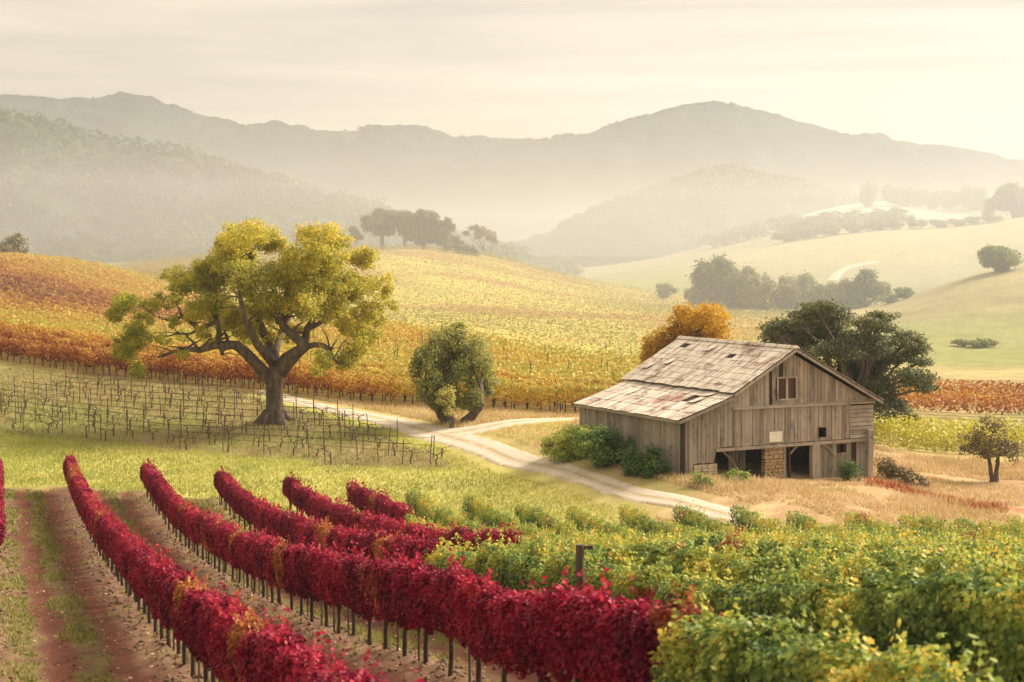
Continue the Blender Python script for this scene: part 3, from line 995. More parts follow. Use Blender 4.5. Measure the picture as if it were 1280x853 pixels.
# backing (the frame and inner lining that shows dark between the boards)
mb = MB()
T = 0.10
LED = 3.18          # height of the ledge board across the front
BEAM = 1.02
WIN = (6.37, 7.60, 3.56, 4.72)
HOLE = (9.16, 9.74, 1.30, 1.85)
SLIT = (10.98, 11.22, 0.32, 0.80)


def lining(points, y0, y1):
    """flat polygon on the front extruded from y0 to y1"""
    n = len(points)
    b = len(mb.v)
    mb.v += [(s, y0, z) for s, z in points] + [(s, y1, z) for s, z in points]
    mb.f.append(tuple(b + i for i in range(n)))
    mb.f.append(tuple(b + n + i for i in reversed(range(n))))
    for i in range(n):
        j = (i + 1) % n
        mb.f.append((b + j, b + i, b + n + i, b + n + j))


rz = roof_z
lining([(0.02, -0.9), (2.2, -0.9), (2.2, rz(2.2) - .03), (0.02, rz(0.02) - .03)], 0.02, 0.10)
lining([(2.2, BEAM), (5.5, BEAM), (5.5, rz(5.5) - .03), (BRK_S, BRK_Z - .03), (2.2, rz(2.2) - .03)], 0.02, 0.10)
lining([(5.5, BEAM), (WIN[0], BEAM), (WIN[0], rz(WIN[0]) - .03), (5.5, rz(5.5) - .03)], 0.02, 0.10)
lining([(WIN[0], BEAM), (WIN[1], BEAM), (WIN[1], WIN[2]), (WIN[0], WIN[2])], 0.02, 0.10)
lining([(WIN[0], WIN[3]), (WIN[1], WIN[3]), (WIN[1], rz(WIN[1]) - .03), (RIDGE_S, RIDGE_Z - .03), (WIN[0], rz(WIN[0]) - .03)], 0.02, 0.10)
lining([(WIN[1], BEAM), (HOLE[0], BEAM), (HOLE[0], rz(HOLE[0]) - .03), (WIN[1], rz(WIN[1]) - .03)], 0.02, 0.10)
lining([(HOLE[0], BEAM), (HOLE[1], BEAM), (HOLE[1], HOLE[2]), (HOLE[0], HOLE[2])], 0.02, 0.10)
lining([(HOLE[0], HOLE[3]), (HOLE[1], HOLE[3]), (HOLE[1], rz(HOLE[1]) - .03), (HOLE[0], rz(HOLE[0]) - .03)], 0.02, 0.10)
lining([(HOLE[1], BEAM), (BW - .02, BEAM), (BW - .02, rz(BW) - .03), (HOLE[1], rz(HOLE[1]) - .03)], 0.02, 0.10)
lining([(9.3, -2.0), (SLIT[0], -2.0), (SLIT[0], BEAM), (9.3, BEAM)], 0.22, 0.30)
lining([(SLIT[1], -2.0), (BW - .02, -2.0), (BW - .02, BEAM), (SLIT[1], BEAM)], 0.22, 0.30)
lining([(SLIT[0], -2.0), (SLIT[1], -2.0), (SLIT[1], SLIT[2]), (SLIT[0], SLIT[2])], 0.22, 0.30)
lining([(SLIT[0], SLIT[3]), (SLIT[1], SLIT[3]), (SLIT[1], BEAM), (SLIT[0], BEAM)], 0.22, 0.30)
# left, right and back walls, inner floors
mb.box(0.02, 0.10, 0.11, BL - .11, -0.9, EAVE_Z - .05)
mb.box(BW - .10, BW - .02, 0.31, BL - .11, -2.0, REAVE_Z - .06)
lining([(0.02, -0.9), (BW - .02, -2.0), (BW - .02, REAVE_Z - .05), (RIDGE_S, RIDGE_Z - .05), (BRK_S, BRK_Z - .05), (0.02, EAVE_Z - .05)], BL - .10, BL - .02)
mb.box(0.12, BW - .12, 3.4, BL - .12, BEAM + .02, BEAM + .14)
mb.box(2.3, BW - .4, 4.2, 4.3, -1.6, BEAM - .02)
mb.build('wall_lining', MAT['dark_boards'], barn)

# upper gable, mid band (standing a little proud), lean-to end, all of single boards
plank_run(BRK_S - 0.12, BW, lambda s: LED + .04, lambda s: rz(s) - .05, 0.0, holes=[WIN])
plank_run(3.25, 11.42, lambda s: BEAM + .09, lambda s: LED - .03, -0.02, ragged=0.03, holes=[HOLE])
plank_run(0.16, BRK_S - 0.12, lambda s: (0.34 if .66 < s < 2.2 else bground(s, 0) - .1 if s < .7 else BEAM + .09), lambda s: rz(s) - .05, 0.0, ragged=0.08)
# horizontal boards of the patched right end
z = BEAM + 0.10
for k in range(8):
    h = bw.uniform(0.22, 0.27)
    if z + h > LED: h = LED - z
    if h > .06:
        m = MB(); y0 = -0.022 + bw.uniform(-.012, .012)
        sx = 11.45 if z > 1.75 else 11.45
        m.hexa([(sx, y0 - .035, z), (BW + .02, y0 - .035, z), (BW + .02, y0, z), (sx, y0, z), (sx, y0 - .02, z + h - .025), (BW + .02, y0 - .02, z + h - .025), (BW + .02, y0, z + h - .025), (sx, y0, z + h - .025)])
        link('plank', m.mesh('plank'), barn, MAT['wood_level'])
    z += h
# recessed lower wall on the right
plank_run(9.35, BW - .3, lambda s: bground(s, 0) - .15, lambda s: BEAM - .09, 0.20, wmin=.26, wmax=.42, ragged=.1, holes=[SLIT])
# left wall boards
t = 0.16
while t < BL - 0.05:
    wd = min(bw.uniform(.19, .30), BL - t)
    m = MB(); x0 = bw.uniform(-.012, .012)
    zb = bground(0, t) - .1
    a, b = t, t + wd - bw.uniform(.012, .03)
    m.hexa([(x0 - .03, a, zb), (x0, a, zb), (x0, b, zb), (x0 - .03, b, zb), (x0 - .03, a, EAVE_Z - .06), (x0, a, EAVE_Z - .06), (x0, b, EAVE_Z - .06), (x0 - .03, b, EAVE_Z - .06)])
    link('plank', m.mesh('plank'), barn, MAT['wood'])
    t += wd
# right wall boards, hardly seen: joined
m = MB(); t = 0.35
while t < BL - .1:
    m.box(BW + bw.uniform(-.005, .01), BW + .035, t, t + .24, bground(BW, t) - .2, REAVE_Z - .08); t += .26
tag(m.build('side_boarding', MAT['wood'], barn), kind='stuff')


def beam(name, s0, s1, y0, y1, z0, z1, z0b=None, z1b=None, mat='wood', lean=0.0):
    m = MB()
    z0b = z0 if z0b is None else z0b; z1b = z1 if z1b is None else z1b
    m.hexa([(s0, y0, z0), (s1, y0, z0b), (s1, y1, z0b), (s0, y1, z0), (s0 + lean, y0, z1), (s1 + lean, y0, z1b), (s1 + lean, y1, z1b), (s0 + lean, y1, z1)])
    return m.build(name, MAT[mat], barn)


beam('ledge_board', 3.2, BW + .05, -.16, -.06, LED - .05, LED + .05, LED - .13, LED - .03)
beam('ledge_shade_board', 3.3, BW, -.055, -.004, LED - .02, LED + .10, LED - .02, LED + .10)
beam('sill_beam', 2.15, BW - .15, -.10, .06, BEAM - .09, BEAM + .08, BEAM - .12, BEAM + .05)
beam('corner_post', -.05, .13, -.07, .13, bground(0, 0) - .2, EAVE_Z - .08, mat='dark_boards')
beam('corner_post', 12.50, 12.86, -.34, -.05, bground(12.6, -.2) - .3, 1.55, lean=.14)
beam('door_post', 8.72, 9.22, -.12, .18, bground(9, 0) - .3, BEAM - .10)
beam('door_post', 7.20, 7.30, .05, .2, bground(7.2, 0) - .3, BEAM - .10, mat='dark_boards')
beam('door_jamb', 6.80, 6.95, .0, .2, bground(6.8, 0) - .3, BEAM - .10)
beam('trim_board', 3.36, 3.5, -.085, -.055, BEAM + .1, LED - .08)
beam('trim_board', 11.36, 11.48, -.09, -.06, BEAM + .9, LED - .1)
# diagonal braces in the openings
for (a, b) in (((3.0, .55, .9), (4.1, .4, -.45)), ((7.3, .15, .45), (7.9, .15, BEAM - .1)), ((9.6, .12, BEAM - .12), (10.5, .12, .1))):
    m = MB(); m.tube([a, ((a[0] + b[0]) / 2 + .1, a[1], (a[2] + b[2]) / 2 + .1), b], [.06, .06, .05], 6); m.build('brace', MAT['wood'], barn)
# boards of the inner partition glimpsed at the back of the wide opening
s = 4.2
while s < 5.4:
    plank(s, s + .2, bground(s, 1.5) - .3, bground(s, 1.5) - .3, BEAM - .15, BEAM - .15, 1.6, parent=barn); s += .24

# window, with two dark shutters and a frame
win = MB(); win.box(WIN[0], WIN[1], .11, .15, WIN[2], WIN[3]); wo = win.build('window', MAT['dark_boards'], barn)
mid = (WIN[0] + WIN[1]) / 2
M = NM('shutter_red'); M.color(M.ramp(M.noise(7, 4, sc=(1, 1, .1)), [(0.3, (0.055, 0.026, 0.022)), (0.7, (0.12, 0.06, 0.05))])); MAT['shutter'] = M.m
for (a, b) in ((WIN[0] + .03, mid - .08), (mid + .08, WIN[1] - .03)):
    m = MB()
    q = a
    while q < b - .04:
        m.box(q, min(q + .125, b), .03, .06, WIN[2] + .03, WIN[3] - .03); q += .14
    m.box(a, b, .062, .075, WIN[2] + .2, WIN[2] + .3)
    m.build('shutter', MAT['shutter'], wo)
m = MB()
m.box(mid - .07, mid + .07, -.05, .028, WIN[2] + .001, WIN[3] - .001)
m.box(WIN[0] - .09, WIN[0] + .02, -.055, -.033, WIN[2] - .05, WIN[3] + .05)
m.box(WIN[1] - .02, WIN[1] + .09, -.055, -.033, WIN[2] - .05, WIN[3] + .05)
m.box(WIN[0] + .022, WIN[1] - .022, -.054, -.034, WIN[3] - .02, WIN[3] + .07)
m.box(WIN[0] + .022, WIN[1] - .022, -.056, -.032, WIN[2] - .07, WIN[2] + .02)
m.build('frame', MAT['wood'], wo)
m = MB(); m.box(5.74, 6.62, -.085, -.06, 1.24, 1.80); m.build('white_panel', MAT['white_board'], barn)
m = MB()
for (a, b, z0, z1) in ((9.08, 9.16, 1.24, 1.92), (9.74, 9.80, 1.24, 1.92), (9.16, 9.74, 1.85, 1.91), (9.16, 9.74, 1.24, 1.30)):
    m.box(a + .002, b - .002, -.075, -.056, z0, z1)
m.build('hatch_frame', MAT['wood'], barn)

# stones: a pier between the openings and a footing under the lean-to
def stone_wall(s0, s1, y0, z0, z1, mat, hmin, hmax, wmin, wmax):
    z = z0
    while z < z1 - .03:
        h = min(bw.uniform(hmin, hmax), z1 - z)
        s = s0 - bw.uniform(0, .08)
        while s < s1:
            wd = bw.uniform(wmin, wmax)
            a, b = max(s, s0 - .03), min(s + wd, s1 + .03)
            if b - a > .08:
                m = MB(); g_ = .012; d = bw.uniform(0, .05)
                p = [(a + g_, y0 - d, z + g_), (b - g_, y0 - d, z + g_), (b - g_, y0 + .3, z + g_), (a + g_, y0 + .3, z + g_), (a + g_, y0 - d, z + h - g_), (b - g_, y0 - d, z + h - g_), (b - g_, y0 + .3, z + h - g_), (a + g_, y0 + .3, z + h - g_)]
                p = [(x + bw.uniform(-.02, .02), y, zz + bw.uniform(-.018, .018)) for x, y, zz in p]
                m.hexa(p)
                link('stone', m.mesh('stone'), barn, MAT[mat])
            s += wd
        z += h


stone_wall(5.48, 6.74, -.02, bground(6, 0) - .2, BEAM - .11, 'stone', .13, .26, .22, .5)
stone_wall(.72, 2.2, -.06, bground(1.2, 0) - .2, .34, 'pale_stone', .16, .22, .3, .55)

# roof: sheathing, then single sheets of old metal
def slope_pt(sa, za, sb, zb, f, t, lift):
    """a point a fraction f up the slope from (sa,za) to (sb,zb)"""
    L = math.hypot(sb - sa, zb - za)
    nx, nzv = -(zb - za) / L, (sb - sa) / L
    if nzv < 0: nx, nzv = -nx, -nzv
    return (sa + (sb - sa) * f + nx * lift, t, za + (zb - za) * f + nzv * lift)


def roof_slab(sa, za, sb, zb, t0, t1, l0, l1, mat, name):
    m = MB()
    c8 = [slope_pt(sa, za, sb, zb, f, t, l) for l in (l0, l1) for f, t in ((0, t0), (1, t0), (1, t1), (0, t1))]
    m.hexa(c8)
    return m.build(name, MAT[mat], barn)


def ext(s):
    return rz(s)


E_L = (-.38, EAVE_Z - .33 * .38)
E_R = (BW + .42, REAVE_Z - .51 * .42)
roof_slab(E_L[0], E_L[1], BRK_S + .15, BRK_Z + .02, -.28, BL - .1, .0, .05, 'dark_boards', 'roof_deck')
roof_slab(BRK_S - .28, BRK_Z + .06, RIDGE_S - .02, RIDGE_Z + .24, -.36, BL + .3, .0, .05, 'dark_boards', 'roof_deck')
roof_slab(RIDGE_S + .02, RIDGE_Z + .24, E_R[0], E_R[1] + .18, -.36, BL + .3, .0, .05, 'dark_boards', 'roof_deck')


def sheets(sa, za, sb, zb, t0, t1, rows, cols, gone=(), rusty=(), jag=.06):
    step = (t1 - t0) / cols
    for r in range(rows):
        f0, f1 = r / rows, (r + 1) / rows + .035
        for k in range(cols):
            if (r, k) in gone: continue
            a = t0 + k * step + bw.uniform(-.02, .02) - (.0 if r % 2 else step * .0)
            b = a + step * bw.uniform(.93, 1.03)
            lf = .062 + .004 * (k % 2) + bw.uniform(0, .005)
            d = bw.uniform(-.01, .015)
            e0 = bw.uniform(-jag, jag) / 5
            m = MB()
            tilt = bw.uniform(0, .012) + (.10 if bw.random() < .03 else 0)
            low = [slope_pt(sa, za, sb, zb, f0 + e0, a, lf + .020 + tilt), slope_pt(sa, za, sb, zb, min(f1, 1.0), a + d, lf), slope_pt(sa, za, sb, zb, min(f1, 1.0), b + d, lf), slope_pt(sa, za, sb, zb, f0 + e0, b, lf + .012 + tilt * .5)]
            up = [(x, y, z_ + .012) for x, y, z_ in low]
            m.hexa(low + up)
            link('roof_sheet', m.mesh('roof_sheet'), barn, MAT['rust'] if (r, k) in rusty else MAT['roof'])


sheets(E_L[0] - .06, E_L[1] - .02, BRK_S + .1, BRK_Z + .015, -.34, BL - .06, 4, 15, gone=((2, 3),), rusty=())
sheets(BRK_S - .34, BRK_Z + .025, RIDGE_S + .04, RIDGE_Z + .25, -.42, BL + .36, 8, 17, gone=((6, 14), (5, 6)), rusty=())
sheets(E_R[0] + .05, E_R[1] + .155, RIDGE_S - .02, RIDGE_Z + .25, -.42, BL + .36, 3, 9)
m = MB()
m.hexa([(RIDGE_S - .22, -.44, RIDGE_Z + .26), (RIDGE_S + .22, -.44, RIDGE_Z + .26), (RIDGE_S + .22, BL + .38, RIDGE_Z + .26), (RIDGE_S - .22, BL + .38, RIDGE_Z + .26),
        (RIDGE_S - .03, -.44, RIDGE_Z + .41), (RIDGE_S + .03, -.44, RIDGE_Z + .41), (RIDGE_S + .03, BL + .38, RIDGE_Z + .41), (RIDGE_S - .03, BL + .38, RIDGE_Z + .41)])
m.build('ridge_cap', MAT['roof'], barn)
# barge boards along the gable edges and a fascia on the left eave
def barge(sa, za, sb, zb, y0, mat='wood', h=.17):
    m = MB()
    m.hexa([(sa, y0 - .035, za - h), (sb, y0 - .035, zb - h), (sb, y0, zb - h), (sa, y0, za - h), (sa, y0 - .035, za), (sb, y0 - .035, zb), (sb, y0, zb), (sa, y0, za)])
    m.build('barge_board', MAT[mat], barn)


barge(RIDGE_S, RIDGE_Z + .24, E_R[0], E_R[1] + .18, -.37)
barge(BRK_S - .28, BRK_Z + .05, RIDGE_S - .003, RIDGE_Z + .237, -.37)
barge(E_L[0], E_L[1] + .01, BRK_S, BRK_Z + .0, -.29)
m = MB(); m.box(E_L[0] - .035, E_L[0] - .003, -.30, BL - .08, E_L[1] - .13, E_L[1] + .03); m.build('fascia_board', MAT['wood'], barn)
# rafter ends under the right eave
for k in range(5):
    m = MB(); q = .2 + k * 2.4; m.hexa([(BW - .3, q, REAVE_Z + .03), (E_R[0] - .02, q, E_R[1] + .0), (E_R[0] - .02, q + .1, E_R[1] + .0), (BW - .3, q + .1, REAVE_Z + .03),
                                        (BW - .3, q, REAVE_Z + .24), (E_R[0] - .02, q, E_R[1] + .165), (E_R[0] - .02, q + .1, E_R[1] + .165), (BW - .3, q + .1, REAVE_Z + .24)])
    m.build('rafter_end', MAT['wood'], barn)

# ------------------------------------------------------------------ trees
rt = np.random.default_rng(11)
# the big oak
OB = pt(343, 528, 115)
OB = (OB[0], OB[1], g1(OB[0], OB[1]))
oak = thing('oak_tree', 'broad old oak with dark forked trunk and yellow green crown by the bare vines', 'tree', OB)


def opx(px, py, dy=0.0):
    Y = OB[1] + dy
    return ((px - 640) / F * Y - OB[0], dy, CAMZ - (py - HY) / F * Y - OB[2])


ro = random.Random(3)
mb = MB()
mb.tube([(0, 0, -.4), (0, 0, .1), (0, .02, .45), (0.0, .05, 1.2), opx(343, 485), opx(345, 470), opx(347, 458)], [1.15, .98, .74, .62, .60, .68, .58], 14, .12, ro)
for a in (0.3, 1.5, 2.9, 4.1, 5.2):
    mb.tube([(math.cos(a) * .55, math.sin(a) * .55, .75), (math.cos(a) * .95, math.sin(a) * .95, .22), (math.cos(a) * 1.6, math.sin(a) * 1.6, -.2)], [.3, .32, .15], 7, .1, ro)
mb.build('trunk', MAT['bark'], oak, True)
LIMBS = [
    ([(343, 478, 0), (330, 466, -.3), (319, 454, -.6), (307, 441, -1.0), (296, 432, -1.3), (284, 431, -1.5), (268, 432, -1.6), (249, 438, -1.5), (232, 436, -1.4), (216, 440, -1.2), (197, 447, -1)], [.55, .5, .44, .40, .36, .33, .29, .24, .18, .13, .07]),
    ([(290, 432, -1.4), (278, 437, -1.6), (277, 444, -1.6)], [.26, .2, .12]),
    ([(272, 430, -1.6), (274, 415, -1.8), (271, 399, -2), (266, 388, -2.2), (262, 372, -2.4), (268, 350, -2.5)], [.26, .22, .2, .16, .12, .06]),
    ([(271, 402, -2), (258, 408, -1.4), (249, 412, -.6), (238, 403, 0), (227, 396, .5), (214, 402, .8), (202, 398, 1)], [.16, .17, .18, .15, .12, .09, .05]),
    ([(249, 412, -.6), (236, 418, -.5), (222, 417, -.6), (208, 421, -.4)], [.12, .1, .08, .04]),
    ([(346, 466, 0), (342, 448, .4), (336, 430, .8), (328, 412, 1.0), (323, 398, 1.2), (319, 378, 1.4), (312, 352, 1.5), (316, 325, 1.2), (310, 305, 1)], [.5, .42, .36, .3, .26, .21, .16, .11, .05]),
    ([(323, 398, 1.2), (306, 382, 2.2), (292, 362, 3), (284, 338, 3.4)], [.2, .16, .11, .05]),
    ([(348, 466, 0), (360, 450, -.3), (371, 441, -.6), (380, 434, -.8), (376, 428, -.9), (364, 418, -1.2), (354, 408, -1.4), (351, 399, -1.5), (354, 380, -1.7), (362, 352, -1.8), (372, 325, -1.6)], [.6, .54, .48, .42, .36, .31, .29, .25, .19, .13, .06]),
    ([(380, 434, -.8), (384, 412, 0), (392, 398, .8), (402, 376, 1.5), (414, 352, 2), (424, 332, 2.2)], [.33, .27, .24, .18, .12, .05]),
    ([(381, 434, -.8), (394, 431, -1.5), (405, 432, -2), (412, 438, -2.3), (417, 449, -2.5), (424, 456, -2.6)], [.24, .21, .19, .16, .11, .06]),
    ([(384, 412, 0), (404, 402, 2), (428, 392, 3.2), (452, 384, 3.8)], [.2, .17, .12, .05]),
    ([(345, 462, 0), (344, 440, 2.2), (352, 415, 4), (366, 388, 5), (380, 358, 5.4)], [.36, .3, .23, .15, .06]),
    ([(342, 455, 0), (322, 432, -2.4), (308, 404, -4), (300, 372, -4.8), (296, 345, -5)], [.36, .3, .22, .15, .06]),
]
for P, R in LIMBS:
    m = MB()
    Q = [Vector(opx(*q)) for q in P]
    m.tube(Q, R, 8, .2, ro)
    for i in range(max(2, len(Q) // 2), len(Q)):          # twigs off the outer part
        for _ in range(3):
            d = Vector((ro.uniform(-1, 1), ro.uniform(-1, 1), ro.uniform(-.1, 1))).normalized() * ro.uniform(1.0, 2.2)
            m.tube(curve_pts(Q[i], Q[i] + d, .1, 3, ro, .12), [R[i] * .5, R[i] * .4, R[i] * .25, .015], 5, 0, ro)
    m.build('limb', MAT['bark'], oak, True)
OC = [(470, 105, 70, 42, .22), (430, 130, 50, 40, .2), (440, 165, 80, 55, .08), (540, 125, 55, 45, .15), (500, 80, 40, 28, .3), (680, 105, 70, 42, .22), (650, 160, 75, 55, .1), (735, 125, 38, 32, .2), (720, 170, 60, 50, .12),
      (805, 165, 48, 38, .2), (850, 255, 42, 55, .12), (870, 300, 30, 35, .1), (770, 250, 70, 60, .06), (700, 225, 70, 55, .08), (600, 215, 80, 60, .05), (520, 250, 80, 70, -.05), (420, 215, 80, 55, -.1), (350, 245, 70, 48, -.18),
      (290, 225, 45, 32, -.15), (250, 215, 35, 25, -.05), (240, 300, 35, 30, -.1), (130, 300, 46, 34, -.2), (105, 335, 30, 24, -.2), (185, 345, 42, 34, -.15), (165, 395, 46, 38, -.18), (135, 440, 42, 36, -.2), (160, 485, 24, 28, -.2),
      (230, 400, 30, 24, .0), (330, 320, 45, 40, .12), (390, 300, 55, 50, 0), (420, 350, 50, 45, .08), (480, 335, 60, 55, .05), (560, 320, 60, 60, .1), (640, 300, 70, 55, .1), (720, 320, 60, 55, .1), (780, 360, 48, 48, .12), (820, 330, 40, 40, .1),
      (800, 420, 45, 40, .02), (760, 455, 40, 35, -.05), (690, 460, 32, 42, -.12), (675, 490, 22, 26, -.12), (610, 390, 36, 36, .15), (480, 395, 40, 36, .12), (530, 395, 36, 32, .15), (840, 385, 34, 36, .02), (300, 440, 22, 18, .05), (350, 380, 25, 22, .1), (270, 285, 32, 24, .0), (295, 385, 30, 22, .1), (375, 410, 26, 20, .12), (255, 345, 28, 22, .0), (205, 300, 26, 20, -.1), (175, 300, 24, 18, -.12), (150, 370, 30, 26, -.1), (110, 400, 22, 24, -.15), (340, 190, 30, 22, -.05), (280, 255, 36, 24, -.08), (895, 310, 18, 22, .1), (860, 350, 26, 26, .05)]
cl = []
for (cx_, cy_, a, b, hu) in OC:
    px, py = 100 + cx_ * .4375, 250 + cy_ * .4375
    for _ in range(2 if a > 45 or ro.random() < .4 else 1):
        lim = 4.8 * max(.25, 1 - ((px - 315) / 190) ** 2)
        dy = ro.uniform(-1, 1) * lim
        x, y, z = opx(px + ro.uniform(-4, 4), py + ro.uniform(-3, 3), dy)
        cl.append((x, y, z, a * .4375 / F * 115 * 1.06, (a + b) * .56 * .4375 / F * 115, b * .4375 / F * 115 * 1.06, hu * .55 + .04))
link('crown', crown_mesh('crown', cl, 66, .16, np.random.default_rng(4), sub=22, spread=.30), oak, MAT['oak_leaf'])


def place(px, py, Y=None):
    if Y is None:
        return at(px, py)
    x = (px - 640) / F * Y
    return (x, Y, g1(x, Y))


# the round grey green tree by the road
b = place(567, 530, 111)
r0 = np.random.default_rng(21)
make_tree('olive_tree', 'round bushy grey green tree standing where the dirt road forks', 'tree', b, 1.5, .34,
          px_clumps(b, b[1], [(565, 425, 24, 20, .1), (545, 432, 20, 20, 0), (588, 434, 20, 20, .0), (530, 448, 17, 18, -.15), (602, 458, 18, 22, 0), (560, 455, 30, 24, .05), (585, 470, 24, 22, -.1), (535, 478, 20, 20, -.1), (607, 478, 15, 18, -.1), (556, 488, 24, 18, -.2),
                                      (595, 495, 16, 14, -.15), (530, 492, 14, 12, -.15), (572, 412, 14, 10, .1), (520, 460, 12, 14, -.1), (575, 505, 18, 14, -.15), (552, 506, 18, 13, -.2), (540, 500, 16, 12, -.2), (590, 505, 14, 12, -.15), (610, 488, 11, 13, -.1), (565, 440, 26, 22, 0, 2.0), (560, 470, 30, 26, 0, 2.2), (590, 450, 22, 22, 0, 2.2)], r0, 1.3),
          MAT['olive_leaf'], MAT['bark'], 85, .16, 22, None, 16, .36, True, (0, 0), 3)
b2 = place(562, 529, 108.6)
make_tree('olive_shrub', 'small pale green shrub at the foot of the round tree', 'shrub', b2, .7, .07,
          px_clumps(b2, b2[1], [(557, 488, 11, 10, .25), (552, 500, 10, 9, .2), (564, 502, 9, 9, .2), (560, 514, 8, 9, .1)], r0, .3), MAT['olive_leaf'], MAT['bark'], 80, .13, 23, None, 7, .4, True, (0, 0), 3)
# gold tree behind the barn
b = place(862, 500, 128)
make_tree('gold_tree', 'round golden orange tree rising behind the barn roof', 'tree', b, 2.4, .3,
          px_clumps(b, b[1], [(872, 396, 34, 20, .1), (850, 404, 26, 22, .05), (895, 404, 24, 22, .05), (872, 420, 42, 24, 0), (842, 424, 24, 20, 0), (820, 432, 20, 16, .05), (808, 444, 15, 14, -.05), (832, 446, 26, 18, -.1), (860, 446, 36, 22, -.1), (890, 436, 28, 24, 0), (850, 470, 36, 24, -.15), (815, 462, 18, 14, -.1), (880, 392, 22, 14, .15), (872, 415, 36, 24, 0, 2.2), (830, 440, 28, 20, 0, 2)], r0, 1.6),
          MAT['gold_leaf'], MAT['bark'], 60, .18, 24, None, 16, .36)
# dark layered tree
b = place(1082, 560, 112)
dk = [(1020, 384, 26, 9, .15), (998, 396, 24, 9, .1), (1040, 392, 30, 10, .1), (970, 408, 24, 9, 0), (1072, 402, 26, 9, .1), (1095, 396, 22, 8, .1), (1010, 412, 34, 12, -.05), (1050, 416, 36, 13, 0), (1100, 412, 26, 10, .1), (1130, 424, 24, 10, .1), (980, 424, 24, 10, -.1), (1085, 432, 34, 13, 0),
      (1148, 438, 20, 9, .1), (1035, 436, 40, 14, -.1), (1120, 446, 30, 12, .05), (1158, 456, 16, 8, .05), (1085, 458, 34, 14, -.1), (1130, 468, 28, 11, 0), (1160, 476, 14, 8, .05), (1095, 484, 30, 14, -.1), (1060, 470, 36, 18, -.15), (1075, 505, 30, 18, -.2), (1145, 484, 18, 7, 0), (955, 414, 12, 6, 0), (1112, 505, 16, 12, -.15), (1070, 530, 26, 18, -.2),
      (1040, 400, 36, 12, 0, 2.5), (1070, 430, 42, 14, 0, 2.8), (1100, 450, 38, 14, 0, 2.5), (1010, 420, 34, 12, 0, 2.5), (1090, 480, 34, 18, -.1, 2.2), (1000, 440, 34, 18, -.1, 1), (1020, 470, 36, 24, -.2, 1.5)]
make_tree('dark_tree', 'dark spreading evergreen with layered boughs behind the barn right end', 'tree', b, 2.6, .45, px_clumps(b, b[1], dk, r0, 2.4), MAT['dark_leaf'], MAT['bark'], 120, .17, 25, None, 15, .46, True, (-.6, 0), 1, .22)
b = place(1128, 531, 127)
make_tree('dark_shrub', 'low round dark shrub under the dark spreading tree', 'shrub', b, .5, .08, skirt(px_clumps(b, b[1], [(1128, 518, 17, 12, -.1), (1114, 524, 14, 10, -.1), (1140, 524, 12, 9, -.1), (1128, 528, 18, 8, -.1)], r0, .5)), MAT['dark_leaf'], MAT['bark'], 80, .15, 26, None, 9, .4, True, (0, 0), 2)
# sparse brown tree at the right
b = place(1243, 600, 96)
make_tree('brown_tree', 'small brown leaved tree with twin stems in the dry grass', 'tree', b, 1.5, .14,
          px_clumps(b, b[1], [(1238, 548, 24, 18, 0), (1215, 552, 18, 14, .05), (1262, 552, 20, 16, -.05), (1240, 532, 22, 12, .1), (1222, 565, 18, 10, 0), (1258, 568, 18, 10, 0), (1238, 566, 22, 12, .1), (1205, 562, 11, 8, 0), (1274, 562, 11, 10, .1)], r0, .8),
          MAT['brown_leaf'], MAT['bark'], 60, .13, 27, None, 9, .45, True, (0, 0), 2, .3)

# the bank of bushes against the barn's left wall
for i, (px, py, Y, rows, lab) in enumerate((
        (712, 560, 91.6, [(712, 546, 24, 14, .42), (694, 553, 16, 10, .40), (732, 540, 22, 12, .35), (725, 556, 24, 12, .25), (700, 562, 14, 8, .3)], 'bright green bush at the road end of the barn side wall'),
        (765, 575, 88.9, [(738, 550, 24, 15, .12), (795, 570, 20, 14, -.08), (760, 552, 26, 18, -.05), (780, 562, 26, 18, -.12), (745, 566, 22, 14, -.05), (770, 578, 26, 14, -.1), (752, 545, 16, 10, .05)], 'wide dark green bush along the middle of the barn side wall'),
        (815, 588, 85.8, [(790, 574, 18, 13, -.1), (806, 572, 22, 16, -.12), (822, 580, 18, 13, -.15), (800, 586, 20, 12, -.1), (832, 588, 9, 7, -.05), (815, 565, 14, 8, -.05)], 'dark green bush at the front corner of the barn side wall'))):
    b = place(px, py, Y)
    make_tree('bush', lab, 'bush', b, .4, .05, skirt(px_clumps(b, Y, rows, r0, .6)), MAT['bush_leaf'], MAT['vine_wood'], 130, .11, 30 + i, 'bushes beside the barn', 10, .4, True, (0, 0), 3)
